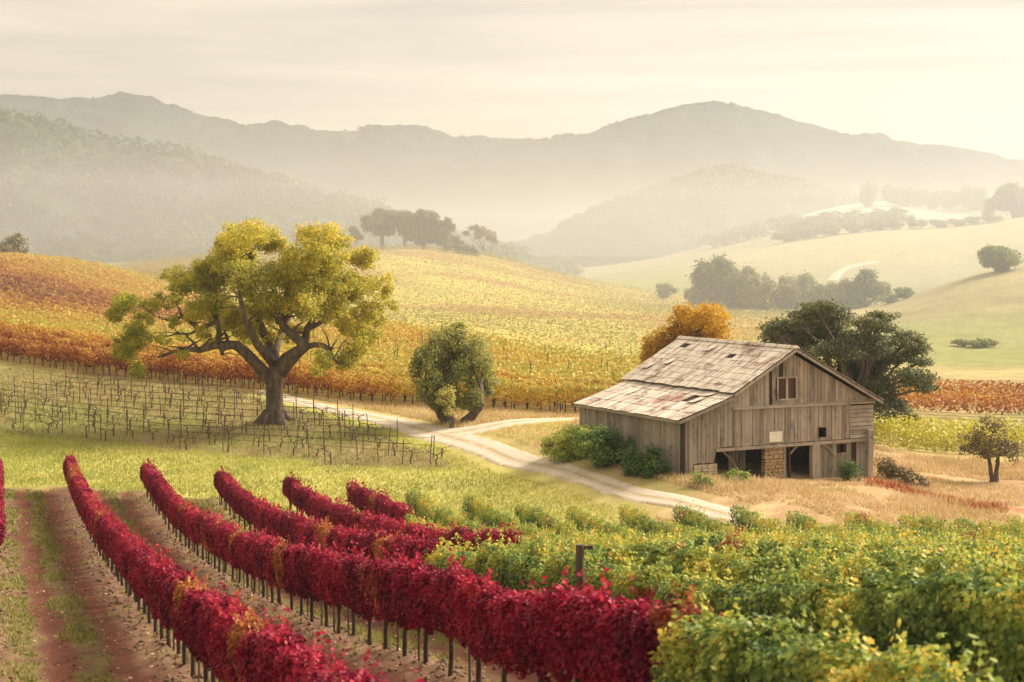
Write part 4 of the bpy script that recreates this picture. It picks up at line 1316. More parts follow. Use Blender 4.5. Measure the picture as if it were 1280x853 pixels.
for i, (px, py, Y, rows, mt, lab) in enumerate((
        (1060, 592, 89.3, [(1056, 583, 9, 8, -.1), (1068, 585, 11, 9, -.15), (1062, 590, 10, 6, -.1)], 'bush_leaf', 'dark green weed bush against the barn lower wall by the corner post'),
        (1112, 596, 92, [(1108, 580, 13, 12, 0), (1122, 586, 14, 10, -.1), (1114, 592, 16, 9, -.1), (1100, 588, 8, 10, .05)], 'brown_leaf', 'brown green thicket at the right end of the barn'),
        (1145, 600, 90.5, [(1140, 594, 10, 6, -.15), (1152, 598, 10, 6, -.1)], 'brown_leaf', 'low brown tussock bush right of the barn thicket'),
        (920, 598, 84.2, [(918, 592, 12, 6, .25), (930, 592, 8, 5, .2), (908, 595, 8, 5, .15)], 'bush_leaf', 'bright green weeds before the wide barn opening'),
        (873, 598, 82.7, [(872, 594, 9, 5, .15), (884, 596, 7, 4, .2)], 'bush_leaf', 'small green weeds at the stone footing'),
        (693, 558, 93.5, [(688, 552, 8, 8, .2), (682, 558, 7, 6, .2)], 'brown_leaf', 'dry brown tuft at the end of the bright bush'))):
    b = place(px, py, Y)
    make_tree('bush', lab, 'bush', b, .25, .03, skirt(px_clumps(b, Y, rows, r0, .35)), MAT[mt], MAT['vine_wood'], 120, .10, 40 + i, 'bushes beside the barn', 8, .42, True, (0, 0), 3)

# grove on the knoll
GY = 402
for i, (px, rows, r_, h_, lab) in enumerate((
        (478, [(470, 278, 17, 13, .05), (486, 270, 15, 10, .1), (462, 284, 10, 9, 0), (478, 290, 15, 8, -.05), (492, 280, 10, 9, 0), (476, 266, 12, 6, .1)], .55, 4.2, 'tall arching tree at the left of the hilltop grove'),
        (446, [(444, 289, 7, 7, 0), (448, 297, 6, 6, 0), (440, 297, 5, 5, 0)], .2, 1.6, 'small thin tree left of the hilltop grove'),
        (506, [(508, 274, 12, 9, .1), (514, 284, 13, 10, 0), (502, 287, 6, 9, 0), (520, 275, 9, 8, 0), (514, 297, 10, 6, -.1)], .35, 4.0, 'second tree of the hilltop grove, right of the arch'),
        (530, [(528, 272, 12, 9, 0), (540, 274, 11, 9, -.05), (532, 286, 14, 11, -.1), (546, 288, 12, 12, -.1), (520, 292, 8, 8, -.1), (536, 298, 14, 8, -.1), (548, 300, 12, 7, -.1), (526, 301, 8, 6, -.1)], .5, 4.0, 'broad flat topped tree at the middle of the hilltop grove'),
        (560, [(560, 278, 5, 6, .1), (562, 288, 7, 9, 0), (556, 296, 9, 9, -.05), (566, 300, 7, 8, -.05)], .25, 2.5, 'pointed tree behind the grove on its right side'))):
    b = place(px, 310, GY)
    make_tree('grove_tree', lab, 'tree', b, h_, r_, px_clumps(b, GY, rows, r0, 1.6), MAT['grove_leaf'], MAT['bark'], 36, .46, 50 + i, 'trees of the hilltop grove', 13, .42)
for i, (px, rows, lab) in enumerate(((572, [(570, 306, 9, 7, -.1), (560, 309, 9, 6, -.1), (576, 312, 8, 6, -.1)], 'dark shrub at the foot of the hilltop grove'),
                                     (587, [(586, 312, 9, 9, -.05), (592, 318, 7, 8, -.05), (580, 316, 8, 7, -.1)], 'rounded shrub at the right end of the hilltop grove'))):
    b = place(px, 318, GY - 12)
    make_tree('grove_shrub', lab, 'shrub', b, .8, .12, px_clumps(b, GY - 12, rows, r0, 1), MAT['grove_leaf'], MAT['bark'], 40, .45, 57 + i, 'shrubs of the hilltop grove', 9, .42, True, (0, 0), 2)
b = place(611, 314, 412)
make_tree('lone_tree', 'lone open branched tree on the slope right of the grove', 'tree', b, 1.6, .22, px_clumps(b, 412, [(592, 288, 8, 6, .15), (604, 290, 8, 7, .25), (614, 297, 9, 8, .3), (598, 296, 7, 5, .2), (582, 292, 5, 4, .1), (620, 302, 5, 5, .25)], r0, 1.2), MAT['grove_leaf'], MAT['bark'], 14, .45, 60, None, 7, .45, True, (-.8, 0), 2)


def far_tree(px, py, Y, rx, h, lab, mat, seed, cat='tree', name='field_tree', group=None, n=9, per=9, size=None):
    """a rounded tree seen far off: rx and h in photograph pixels"""
    b = place(px, py, Y)
    R = rx / F * Y; H = h / F * Y
    rr = np.random.default_rng(seed)
    cl = auto_clumps((R, R, H * .5), H * .5, n + 4, rr, .5, -.95)
    return make_tree(name, lab, cat, b, H * .3, max(.1, H * .025), cl, mat, MAT['bark'], per * 1.5, size or max(.35, R * .13), seed, group, 9, .5)


for i, (px, py, Y, rx, h, lab) in enumerate((
        (893, 384, 350, 30, 62, 'largest tree at the left of the misty field clump'), (925, 387, 345, 26, 48, 'broad tree beside the largest misty tree'), (950, 388, 340, 24, 44, 'third tree of the misty clump behind the gold tree'),
        (958, 372, 372, 7, 46, 'slim pointed tree standing out of the misty clump'), (978, 388, 345, 22, 40, 'tree at the middle of the misty clump'), (1003, 386, 348, 20, 42, 'tree in the misty clump behind the dark tree top'),
        (1028, 388, 340, 20, 36, 'low tree in the right half of the misty clump'), (1055, 387, 335, 22, 38, 'rounded tree near the right end of the misty clump'), (1082, 387, 330, 24, 40, 'blue grey tree at the right end of the misty clump'),
        (1102, 384, 330, 14, 26, 'small tree at the very end of the misty clump'), (868, 380, 360, 14, 26, 'small tree at the left end of the misty clump'), (988, 362, 400, 14, 30, 'tree behind the misty clump'), (1010, 360, 405, 12, 30, 'paler tree behind the misty clump on the right'))):
    far_tree(px, py, Y, rx, h, lab, MAT['far_leaf'], 70 + i, group='misty clump of field trees', n=10, per=12)
far_tree(1247, 334, 303, 24, 33, 'single rounded light green tree on the crest of the mown mound', MAT['lime_leaf'], 90, n=11, per=16)
for i, (px, py, Y, rx, h, lab) in enumerate((
        (1266, 271, 575, 24, 40, 'large dark tree on the ridge at the photo edge'), (1236, 272, 590, 9, 26, 'slim tree next to the large dark ridge tree'), (1088, 262, 770, 13, 30, 'rounded tree leading the line on the far ridge'),
        (1110, 262, 780, 12, 24, 'second tree of the far ridge line'), (1132, 263, 780, 13, 25, 'third tree of the far ridge line'), (1150, 263, 780, 11, 22, 'low tree at the middle of the far ridge line'), (1168, 264, 770, 12, 22, 'fifth tree of the far ridge line'),
        (1190, 264, 760, 13, 26, 'rounded tree towards the end of the far ridge line'), (1214, 265, 750, 16, 28, 'broad tree at the end of the far ridge line'))):
    far_tree(px, py, Y, rx, h, lab, MAT['grove_leaf'], 95 + i, group='trees along the far ridge', n=9, per=8)
for i, (px, py, Y, rx, h) in enumerate(((980, 306, 580, 14, 12), (1005, 304, 580, 16, 16), (1032, 300, 575, 17, 17), (1062, 297, 575, 15, 15), (1090, 293, 570, 14, 15), (1118, 290, 570, 14, 14), (1145, 286, 568, 12, 14), (1172, 280, 566, 12, 11), (1195, 279, 565, 12, 10), (1218, 276, 565, 12, 10), (1240, 275, 562, 12, 10))):
    far_tree(px, py + 2, Y, rx, h, ('first', 'second', 'third', 'fourth', 'fifth', 'sixth', 'seventh', 'eighth', 'ninth', 'tenth', 'last')[i] + ' rounded bush along the middle slope hedge, counted towards the ridge tree', MAT['far_leaf'], 110 + i, 'bush', 'hedge_bush', 'bushes along the middle slope', 6, 8)
for i, (px, py, Y, rx, h, lab) in enumerate(((1205, 431, 226, 14, 9, 'low blue green bush in the pasture beyond the dark tree'), (1228, 434, 224, 17, 11, 'larger blue green bush in the pasture near the photo edge'), (1130, 357, 315, 12, 14, 'bush at the foot of the mown mound'), (1112, 360, 318, 12, 12, 'bush beside the misty clump end'),
                                             (830, 366, 380, 14, 18, 'bush at the foot of the knoll'), (14, 314, 246, 24, 40, 'dark rounded tree behind the orange vines at the left edge'), (940, 348, 445, 6, 10, 'tiny tree in the far field left of the path'))):
    far_tree(px, py, Y, rx, h, lab, (MAT['lime_leaf'] if i < 2 else MAT['far_leaf']) if i != 5 else MAT['grove_leaf'], 125 + i, 'tree' if i in (5, 6) else 'bush', 'field_tree' if i in (5, 6) else 'field_bush', None, 7, 14)


def canopy(name, P, R, quads, mat, label, seed, lv0=.5):
    """woodland that reads as one mass: many rounded crowns of leaf sprays"""
    rr = np.random.default_rng(seed)
    n = len(P)
    C = np.repeat(P, quads, 0); Rr = np.repeat(R, quads)
    d = sphere_dirs(n * quads, rr); d[:, 2] = np.abs(d[:, 2]) * .9 + .0
    C = C + d * Rr[:, None] * np.array([1, 1, 1.1]) * rr.uniform(.75, 1.05, (n * quads, 1))
    lv = np.clip(np.repeat(rr.uniform(.15, .85, n), quads) * .7 + rr.uniform(0, .3, n * quads) + lv0 - .5, 0, 1)
    V, Fc, L = leaf_quads(C, d + rr.normal(size=d.shape) * .2 + np.array([0, 0, .4]), Rr * .62, lv, rr, .9, .1)
    return tag(link(name, fast_mesh(name, V, Fc, {'lv': L}), mat=mat), label, kind='stuff')


MAT['forest_leaf'] = leaf_mat('forest_leaf', [(0.0, (0.020, 0.052, 0.033)), (0.5, (0.058, 0.098, 0.048)), (0.8, (0.134, 0.163, 0.062)), (1.0, (0.230, 0.236, 0.075))], None, 0.5, 0, hue_noise=(0.012, .25))
rr = np.random.default_rng(140)
ii = rr.integers(0, HV.shape[0] - 2, 16000); jj = rr.integers(0, HV.shape[1], 16000)
P = HV[ii, jj] + rr.normal(size=(16000, 3)) * np.array([1.5, 1.5, 0])
P = P[noise2(P[:, 0] * .022, P[:, 1] * .022, 146, 3) + .12 * rr.normal(size=len(P)) > .42]
P = P[(P[:, 0] / P[:, 1] > -.42)]
canopy('forest', P + np.array([0, 0, 1.0]), 1.3 + 4.2 * rr.uniform(0, 1, len(P)) ** 2.2, 15, MAT['forest_leaf'], 'woodland covering the left hillside', 141)
for (pf, Yc, x0, x1, n, sd_, lab) in (([(0, 118), (60, 123), (110, 123), (150, 119), (185, 118), (240, 140), (300, 157), (350, 152), (410, 168), (450, 159), (490, 157), (530, 157), (570, 170), (640, 174)], 2300, -20, 660, 520, 144, 'trees bristling along the long far ridge'),
                                 ([(640, 182), (690, 171), (735, 165), (770, 154), (800, 146), (850, 134), (890, 128), (910, 129), (940, 137), (1000, 154), (1040, 163), (1080, 168), (1125, 174), (1140, 181), (1180, 183), (1230, 193), (1280, 204)], 2000, 640, 1300, 520, 145, 'trees bristling along the peaked mountain crest')):
    pf = np.array(pf, float)
    px = rr.uniform(x0, x1, n); py = np.interp(px, pf[:, 0], pf[:, 1]) + 2.2 + 5 * rr.uniform(0, 1, n) ** 2
    dn = noise2(px * .05, px * 0, sd_, 3); keep = dn > .42
    P = np.stack([(px - 640) / F * Yc, np.full(n, Yc) - 3, CAMZ - (py - HY) / F * Yc], 1)[keep]
    canopy('crest_trees', P, rr.uniform(2.0, 5.0, len(P)), 16, MAT['forest_leaf'], lab, sd_)
# trees along the crests of the far mountains, and misty woods on the valley floor
xs = np.linspace(-62, 260, 700)
P = []
for k in range(1500):
    px = rr.uniform(700, 1060); Y = 0
    prof = np.interp(px, [690, 750, 800, 850, 880, 910, 950, 1000, 1050], [292, 262, 245, 228, 218, 214, 222, 232, 245])
    py = prof + rr.uniform(0, 1) ** 2 * 20 + 2
    P.append(((px - 640) / F * 900, 900 - (py - prof) * 2.0, CAMZ - (py - HY) / F * 900))
canopy('hill_woods', np.array(P), rr.uniform(2.0, 5.0, len(P)), 16, MAT['forest_leaf'], 'woods along the top of the low misty hill', 142)
P = []
for (x0, x1, ya, yb, Y, n) in ((980, 1130, 296, 300, 640, 40), (640, 760, 312, 316, 900, 60), (760, 900, 308, 311, 900, 50), (620, 690, 300, 308, 760, 30), (885, 1010, 300, 306, 700, 40), (640, 720, 330, 333, 640, 30)):
    for k in range(n):
        px = rr.uniform(x0, x1); Yk = Y + rr.uniform(-15, 15); x = (px - 640) / F * Yk
        P.append((x, Yk, g1(x, Yk) + 1.5))
canopy('valley_woods', np.array(P), rr.uniform(2.5, 5.5, len(P)), 30, MAT['far_leaf'], 'misty woods across the valley floor', 143)

# ------------------------------------------------------------------ grape vines
ROW_RZ = math.atan2(0.952, -0.306)
GRAPE = np.array([(0, -.42), (.20, -.50), (.44, -.22), (.34, .02), (.50, .22), (.20, .30), (0, .58), (-.20, .30), (-.50, .22), (-.34, .02), (-.44, -.22), (-.20, -.50)])


def grape_leaves(C, N, size, lv, rnd):
    """lobed leaves: twelve-cornered outline fanned from a sunken middle"""
    n = len(C)
    N = N / (np.linalg.norm(N, axis=1)[:, None] + 1e-9)
    D = np.array([0, 0, -1.0]) + rnd.normal(size=(n, 3)) * .45            # tips hang down
    A = D - N * np.sum(D * N, 1)[:, None]; A /= np.linalg.norm(A, axis=1)[:, None] + 1e-9
    B = np.cross(N, A)
    s = size * rnd.uniform(.6, 1.3, n)
    cup = rnd.uniform(-.05, .22, n)
    k = len(GRAPE)
    V = np.empty((n, k + 1, 3))
    V[:, 0] = C - N * (cup * s)[:, None]
    for i, (bx_, ay_) in enumerate(GRAPE):
        V[:, i + 1] = C + (A * ay_ + B * bx_) * s[:, None] + N * ((abs(bx_) * cup * .8 + rnd.uniform(-.04, .04, n)) * s)[:, None]
    base = (np.arange(n) * (k + 1))[:, None]
    Fc = np.concatenate([np.stack([base[:, 0], base[:, 0] + 1 + i, base[:, 0] + 1 + (i + 1) % k], 1) for i in range(k)])
    return V.reshape(-1, 3), Fc, np.repeat(lv, k + 1)


def vine_points(n, L, W, z0, z1, rnd, shag, fringe):
    """points and outward directions over a hanging hedge of leaves"""
    kind = rnd.uniform(size=n)
    x = rnd.uniform(-L / 2, L / 2, n)
    top = z1 + (noise2(x * 2.2 + rnd.uniform(0, 99), np.zeros(n), int(rnd.integers(99)), 2) - .5) * shag
    bot = z0 + (noise2(x * 2.6 + rnd.uniform(0, 99), np.zeros(n), int(rnd.integers(99)), 2) - .5) * fringe
    a = rnd.uniform(0, 1, n) ** .9
    z = bot + (top - bot) * a
    bulge = np.sqrt(np.clip(1 - np.abs((a - .55) / .62) ** 2.6, .03, 1))
    side = np.where(rnd.uniform(size=n) < .5, -1.0, 1.0)
    dep = rnd.uniform(0, 1, n) ** 1.25 * .5
    wn = 1 + (noise2(x * 2.8 + 7, z * 2.8 + side * 13, int(rnd.integers(99)), 2) - .5) * .7
    y = side * W / 2 * bulge * (1 - dep) * wn
    N = np.stack([rnd.normal(size=n) * .75, side * (1 - dep) + rnd.normal(size=n) * .75, .45 + rnd.normal(size=n) * .65 + (a > .85) * .7], 1)
    t = kind < .14                                                          # the top of the hedge
    y[t] = rnd.uniform(-.5, .5, t.sum()) * W * .7
    z[t] = top[t] + rnd.normal(size=t.sum()) * .05
    N[t] = np.stack([rnd.normal(size=t.sum()) * .5, rnd.normal(size=t.sum()) * .5, np.ones(t.sum())], 1)
    C = np.stack([x, y, z], 1)
    return C, N, a, dep


def foliage_mesh(seed, n, L, W, z0, z1, shag, fringe, size, near, top_yellow=0.0, shoots=0, lift=0.0):
    rnd = np.random.default_rng(seed)
    C, N, a, dep = vine_points(n, L, W, z0, z1, rnd, shag, fringe)
    patch = noise2(C[:, 0] * 2.2, C[:, 2] * 2.2 + C[:, 1] * 3, seed, 2)
    lv = np.clip(.20 + lift + .42 * rnd.random(n) + .5 * (patch - .5) + top_yellow * smooth(.5, 1.05, a), 0, 1)
    for k in range(shoots):                                               # long shoots standing out of the top
        q = Vector((rnd.uniform(-L / 2, L / 2), rnd.uniform(-.25, .25) * W, z1 - .1)); d = Vector((rnd.normal() * .4, rnd.normal() * .4, 1)).normalized()
        m_ = 14; tt = np.linspace(0, rnd.uniform(.3, .6), m_)
        C = np.r_[C, np.array(q) + np.outer(tt, np.array(d)) + rnd.normal(size=(m_, 3)) * .03]
        N = np.r_[N, rnd.normal(size=(m_, 3)) + np.array([0, 0, .6])]
        lv = np.r_[lv, np.clip(.60 + top_yellow * rnd.uniform(.1, .8) + rnd.uniform(-.15, .2, m_), 0, 1)]
    if near:
        V, Fc, l4 = grape_leaves(C, N, size, lv, rnd)
    else:
        V, Fc, l4 = leaf_quads(C, N, size * 1.15, lv, rnd, .85, .1)
    return fast_mesh('foliage', V, Fc, {'lv': l4})


def vine_trunk_mesh(seed, h, stake=True):
    r = random.Random(seed)
    m = MB()
    b = (r.uniform(-.05, .05), r.uniform(-.04, .04))
    m.tube([(b[0], b[1], -.15), (b[0] + r.uniform(-.03, .03), b[1], .2), (b[0] + r.uniform(-.06, .06), b[1] + r.uniform(-.04, .04), h * .55), (0, 0, h)], [.065, .05, .046, .055], 7, .3, r)
    for s in (-1, 1):
        m.tube([(0, 0, h - .04), (s * .2, 0, h + .06), (s * .75, r.uniform(-.05, .05), h + .05)], [.045, .04, .02], 6, .2, r)
    return m.mesh('trunk', True)


def stake_mesh(seed, h, r_=.025):
    r = random.Random(seed); m = MB()
    m.tube([(0, 0, -.2), (r.uniform(-.01, .01), 0, h * .5), (r.uniform(-.05, .05), r.uniform(-.03, .03), h)], [r_, r_, r_ * .95], 6, .1, r)
    return m.mesh('stake')


VINE = {}
for kind, W, z0, z1, shag, fringe, ty, sh in (('red', .62, .80, 1.78, .30, .46, .08, 5), ('green', .85, .45, 1.72, .55, .6, .32, 7)):
    VINE[kind] = {
        'near': [foliage_mesh(200 + i + (50 if kind == 'green' else 0), 4600, 2.0, W, z0, z1, shag, fringe, .066 if kind == 'red' else .074, True, ty, sh) for i in range(4)],
        'mid': [foliage_mesh(220 + i + (50 if kind == 'green' else 0), 3000, 2.0, W, z0, z1, shag, fringe, .075, False, ty + (.06 if kind == 'green' else 0), sh, .10 if kind == 'green' else 0) for i in range(4)],
        'trunk': [vine_trunk_mesh(240 + i, .85) for i in range(5)],
        'stake': [stake_mesh(250 + i, 1.2) for i in range(3)],
    }
for k_, mt in (('red', 'crimson_leaf'), ('green', 'green_leaf')):
    for q in ('near', 'mid'):
        for me in VINE[k_][q]:
            me.materials.append(MAT[mt])
    for me in VINE[k_]['trunk']: me.materials.append(MAT['vine_wood'])
    for me in VINE[k_]['stake']: me.materials.append(MAT['old_stake'])

RED_ROWS = {0: 'crimson vine of the red row at the left photo edge', 1: 'crimson vine of the long row nearest the wheel tracks', 2: 'crimson vine of the red row standing on bare dark trunks',
            3: 'crimson vine of the third long red row', 4: 'crimson vine of the fourth red row near the grass strip', 5: 'crimson vine of the shortest red row by the green rows'}
red_spots, green_spots, beyond = [], [], []
rv = random.Random(77)
for i, (c, ye) in enumerate(zip(ROW_C, ROW_END)):
    y = ye
    while y > 11:
        x = c - SLOPE * y
        z = g1(x, y)
        px = 640 + x / y * F
        py_top = HY + (CAMZ - z - 2.2) / y * F
        if -90 < px < 1345 and py_top < 870:
            if i in RED_FROM and y >= RED_FROM[i]:
                red_spots.append((y, x, z, i, px))
            elif i != 0:
                green_spots.append((y, x, z, i, px))
        elif 1345 <= px < 1900 and i > 1 and y > 13:
            beyond.append((y, x, z, i, px))
        y -= 1.55 if i in (0, 1, 2, 3, 4, 5) else 1.75
red_spots.sort(); green_spots.sort()


def put_vine(kind, x, y, z, near, label, group, slope_z, yellow=False):
    t = thing(kind + '_grapevine', label, 'grapevine', (x, y, z), ROW_RZ + rv.uniform(-.03, .03), group)
    flip = math.pi if rv.random() < .5 else 0
    f = link('foliage', rv.choice(VINE[kind]['near' if near else 'mid']), t)
    f.rotation_euler = (0, -slope_z if not flip else slope_z, flip)
    f.scale = (1, rv.uniform(.88, 1.12), rv.uniform(.95, 1.05)) if kind == 'red' else (1, rv.uniform(.85, 1.15) * (.70 if y > 42 else 1), rv.uniform(.92, 1.06) * (.88 if y > 42 else 1))
    link('trunk', rv.choice(VINE[kind]['trunk']), t)
    if rv.random() < .5:
        t['label'] = label + ', staked'
        s = link('stake', rv.choice(VINE[kind]['stake']), t); s.location = (rv.uniform(.5, .75), 0, 0)
    return t


def row_slope(x, y):
    return math.atan2(g1(x - .306, y + .952) - g1(x + .306, y - .952), 2)


for (y, x, z, i, px) in red_spots:
    lab = RED_ROWS[i]
    lab += ', near end' if y < 26 else ', near middle' if y < 42 else ', far middle' if y < 62 else ', far end' if y < ROW_END[i] - 2.5 else ', the very last'
    put_vine('red', x, y, z, y < 46, lab, 'red vines in rows on the slope', row_slope(x, y))
for (y, x, z, i, px) in green_spots[:290]:
    ORD = ['first', 'second', 'third', 'fourth', 'fifth', 'sixth', 'seventh', 'eighth', 'ninth', 'tenth', 'eleventh', 'twelfth', 'thirteenth', 'fourteenth', 'fifteenth', 'sixteenth']
    seg = 'near end' if y < 24 else 'near stretch' if y < 34 else 'middle' if y < 46 else 'far stretch' if y < ROW_END[i] - 4 else 'far end'
    if i == 2: lab = 'large leaved green vine continuing the bare trunk row, ' + ('nearest the camera' if y < 14.5 else 'in its middle' if y < 16.5 else 'next to the crimson leaves')
    elif i == 3: lab = ('green vine of the tall row right of the wooden post, ' if px > 800 else 'pale green vine of the tall row left of the wooden post, ') + seg
    elif i == 4: lab = 'green vine of the row just behind the tall green row, ' + seg
    else: lab = 'yellow green vine of the ' + ORD[i - 5] + ' row behind the tall green rows, ' + seg
    put_vine('green', x, y, z, y < 40, lab, 'green vines in rows on the slope', row_slope(x, y))
# the farthest green vines are past the count: one mass
rest = green_spots[290:] + beyond
if rest:
    rnd = np.random.default_rng(301)
    Cs, Ns, Ls = [], [], []
    for (y, x, z, i, px) in rest:
        C, N, a, dep = vine_points(560 if px < 1345 else 330, 2.0, .62, .45, 1.5, rnd, .4, .5)
        ca, sa = math.cos(ROW_RZ), math.sin(ROW_RZ)
        Rm = np.array([[ca, -sa, 0], [sa, ca, 0], [0, 0, 1]])
        sl = math.tan(row_slope(x, y))
        C[:, 2] += C[:, 0] * sl
        Cs.append(C @ Rm.T + np.array([x, y, z])); Ns.append(N @ Rm.T)
        Ls.append(np.clip(.32 + .42 * rnd.random(len(a)) + .30 * smooth(.5, 1, a) + rnd.uniform(-.12, .12), 0, 1))
    V, Fc, lv = leaf_quads(np.concatenate(Cs), np.concatenate(Ns), .15, np.concatenate(Ls), rnd, .85, .1)
    tag(link('green_vine_rows', fast_mesh('green_vine_rows', V, Fc, {'lv': lv}), mat=MAT['green_leaf']), 'far ends of the yellow green vine rows below the barn', kind='stuff')

# red rows going on to the left of the picture
rnd = np.random.default_rng(303); Cs, Ns, Ls = [], [], []
for c in (-4.2, -8.3):
    for y in np.arange(22, 87, 1.6):
        x = c - SLOPE * y
        C, N, a, dep = vine_points(420, 2.0, .62, .8, 1.78, rnd, .3, .45)
        ca, sa = math.cos(ROW_RZ), math.sin(ROW_RZ)
        C[:, 2] += C[:, 0] * math.tan(row_slope(x, y))
        Cs.append(C @ np.array([[ca, -sa, 0], [sa, ca, 0], [0, 0, 1]]).T + np.array([x, y, g1(x, y)])); Ns.append(N @ np.array([[ca, -sa, 0], [sa, ca, 0], [0, 0, 1]]).T)
        Ls.append(np.clip(.2 + .42 * rnd.random(len(a)), 0, 1))
V, Fc, lv = leaf_quads(np.concatenate(Cs), np.concatenate(Ns), .14, np.concatenate(Ls), rnd, .85, .1)
tag(link('red_vine_rows', fast_mesh('red_vine_rows', V, Fc, {'lv': lv}), mat=MAT['crimson_leaf']), 'red vine rows going on beyond the left edge', kind='stuff')

# the old post in the tall green row, with its nailed bracket
x, y = 11.6 - SLOPE * 30.3 - .62, 29.9
pz = g1(x, y)
po = thing('wooden_post', 'weathered brown wooden post standing in the tall green vine row', 'post', (x, y, pz), .2)
m = MB(); m.tube([(0, 0, -.3), (.01, 0, 1), (.02, .01, 2.25)], [.085, .08, .078], 9, .1, rv); m.build('post_shaft', MAT['old_stake'], po)
m = MB(); m.box(-.02, .26, -.03, .03, 2.16, 2.23); m.build('bracket', MAT['old_stake'], po)

# trellis wires of the red rows (one thing per row)
for i in (1, 2, 3, 4):
    ys = np.arange(20 if i < 3 else 44, ROW_END[i], 3.0); xs_ = ROW_C[i] - SLOPE * ys
    zs = gz(xs_, ys) + .9
    m = MB(); m.tube(list(zip(xs_, ys, zs)), [.012] * len(ys), 4)
    tag(m.build('trellis_wire', MAT['wire']), ('wire under the crimson leaves of the row nearest the wheel tracks', 'wire along the row of bare dark trunks', 'wire under the third long red row', 'wire under the fourth red row')[i - 1], 'wire')

# ------------------------------------------------------------------ the bare vineyard around the oak
M = NM('bare_wood'); M.color(M.ramp(M.noise(14.0, 4, 0.6), [(0.3, (0.06, 0.04, 0.03)), (0.7, (0.17, 0.115, 0.08))]))
MAT['bare_wood'] = M.m
DR = np.array([.88, -.475]); PR = np.array([.475, .88])
stumps = []
for k in range(9):
    r = random.Random(400 + k); m = MB()
    h = .66 + r.uniform(-.16, .12)
    m.tube([(0, 0, -.15), (r.uniform(-.04, .04), 0, .3), (r.uniform(-.16, .16), r.uniform(-.07, .07), h * .75), (0, 0, h)], [.06, .046, .04, .045], 7, .3, r)
    for s in (-1, 1):
        if (k in (3, 6) and s == 1) or (k == 8 and s == -1): continue
        e = r.uniform(.5, .85)
        m.tube([(0, 0, h - .05), (s * .15, 0, h + r.uniform(0, .10)), (s * e, r.uniform(-.06, .06), h + r.uniform(0, .22))], [.028, .022, .014], 6, .3, r)
        for q in range(r.choice((0, 1, 2))):
            a = s * e * r.uniform(.3, 1)
            m.tube([(a, 0, h + .06), (a + r.uniform(-.08, .08), r.uniform(-.05, .05), h + r.uniform(.2, .38))], [.025, .012], 5, 0, r)
    stumps.append(m.mesh('bare_vine', True)); stumps[-1].materials.append(MAT['bare_wood'])
stakes = [stake_mesh(420 + k, h_, .032) for k, h_ in enumerate((1.75, 1.6, 1.9, 1.45))]
for me in stakes: me.materials.append(MAT['old_stake'])
rb = random.Random(9)
n_st = n_vn = 0
for k in range(22):
    o0 = np.array([-35.2, 110.9]) + PR * (k * 2.0)
    pts_ = []
    s = -14 + rb.uniform(0, 1)
    j = 0
    while s < 60:
        p = o0 + DR * s
        x, y = p
        if zones(np.array([x]), np.array([y]))['bare'][0] > .6 and x / y * F > -680:
            z = g1(x, y)
            if n_st < 299 and (j % 2 == 0 or rb.random() < .12):
                o = link('vineyard_stake', rb.choice(stakes), loc=(x + rb.uniform(-.1, .1), y, z))
                o.rotation_euler = (rb.uniform(-.07, .07), rb.uniform(-.07, .07), rb.uniform(0, 3))
                side = 'far left of the oak' if x < -29 else 'just left of the oak' if x < -17 else 'right of the oak'
                rowl = 'the row along the grass' if k == 0 else 'rows before the oak' if k < 6 else 'rows behind it'
                tag(o, 'dark thin wooden stake ' + side + ', in ' + rowl, 'stake', 'stakes of the leafless vineyard'); n_st += 1
            if rb.random() < .62 and n_vn < 299:
                o = link('bare_vine', rb.choice(stumps), loc=(x + DR[0] * .5, y + DR[1] * .5, g1(x + DR[0] * .5, y + DR[1] * .5)))
                o.rotation_euler = (0, rb.uniform(-.05, .05), math.atan2(DR[1], DR[0]) + (math.pi if rb.random() < .5 else 0))
                o.scale = (1, 1, rb.uniform(.85, 1.25))
                side = 'far left of the oak' if x < -29 else 'just left of the oak' if x < -17 else 'right of the oak'
                rowl = 'the row along the grass' if k == 0 else 'rows before the oak' if k < 6 else 'rows behind it'
                tag(o, 'leafless dark vine stump ' + side + ', in ' + rowl, 'vine stump', 'leafless vine stumps'); n_vn += 1
            pts_.append((x, y, z))
        s += 1.75 + rb.uniform(-.08, .08)
        j += 1
    if len(pts_) > 2:
        for hz in (.78, 1.25):
            m = MB(); m.tube([(a, b_, c + hz + rb.uniform(-.04, .04)) for a, b_, c in pts_], [.013] * len(pts_), 4)
            lab = ('upper' if hz > 1 else 'lower') + ' trellis wire of the ' + ['first', 'second', 'third', 'fourth', 'fifth', 'sixth', 'seventh', 'eighth', 'ninth', 'tenth', 'eleventh', 'twelfth', 'thirteenth', 'fourteenth', 'fifteenth', 'sixteenth', 'seventeenth', 'eighteenth', 'nineteenth', 'twentieth', 'twenty first', 'twenty second'][k] + ' leafless row up from the grass strip'
            tag(m.build('trellis_wire', MAT['wire']), lab, 'wire', 'wires of the leafless vineyard')

# ------------------------------------------------------------------ the amber vineyard on the left slope and behind the road
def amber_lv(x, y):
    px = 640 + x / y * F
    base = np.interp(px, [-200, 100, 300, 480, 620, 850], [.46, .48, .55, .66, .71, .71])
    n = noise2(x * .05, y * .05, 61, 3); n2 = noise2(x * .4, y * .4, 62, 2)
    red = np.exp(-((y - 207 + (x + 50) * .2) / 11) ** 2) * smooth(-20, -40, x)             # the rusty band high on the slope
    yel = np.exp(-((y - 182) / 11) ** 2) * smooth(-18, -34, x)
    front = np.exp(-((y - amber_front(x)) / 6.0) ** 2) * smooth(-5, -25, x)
    return base + (n - .5) * .35 + (n2 - .5) * .25 - red * .42 + yel * .24 - front * .26


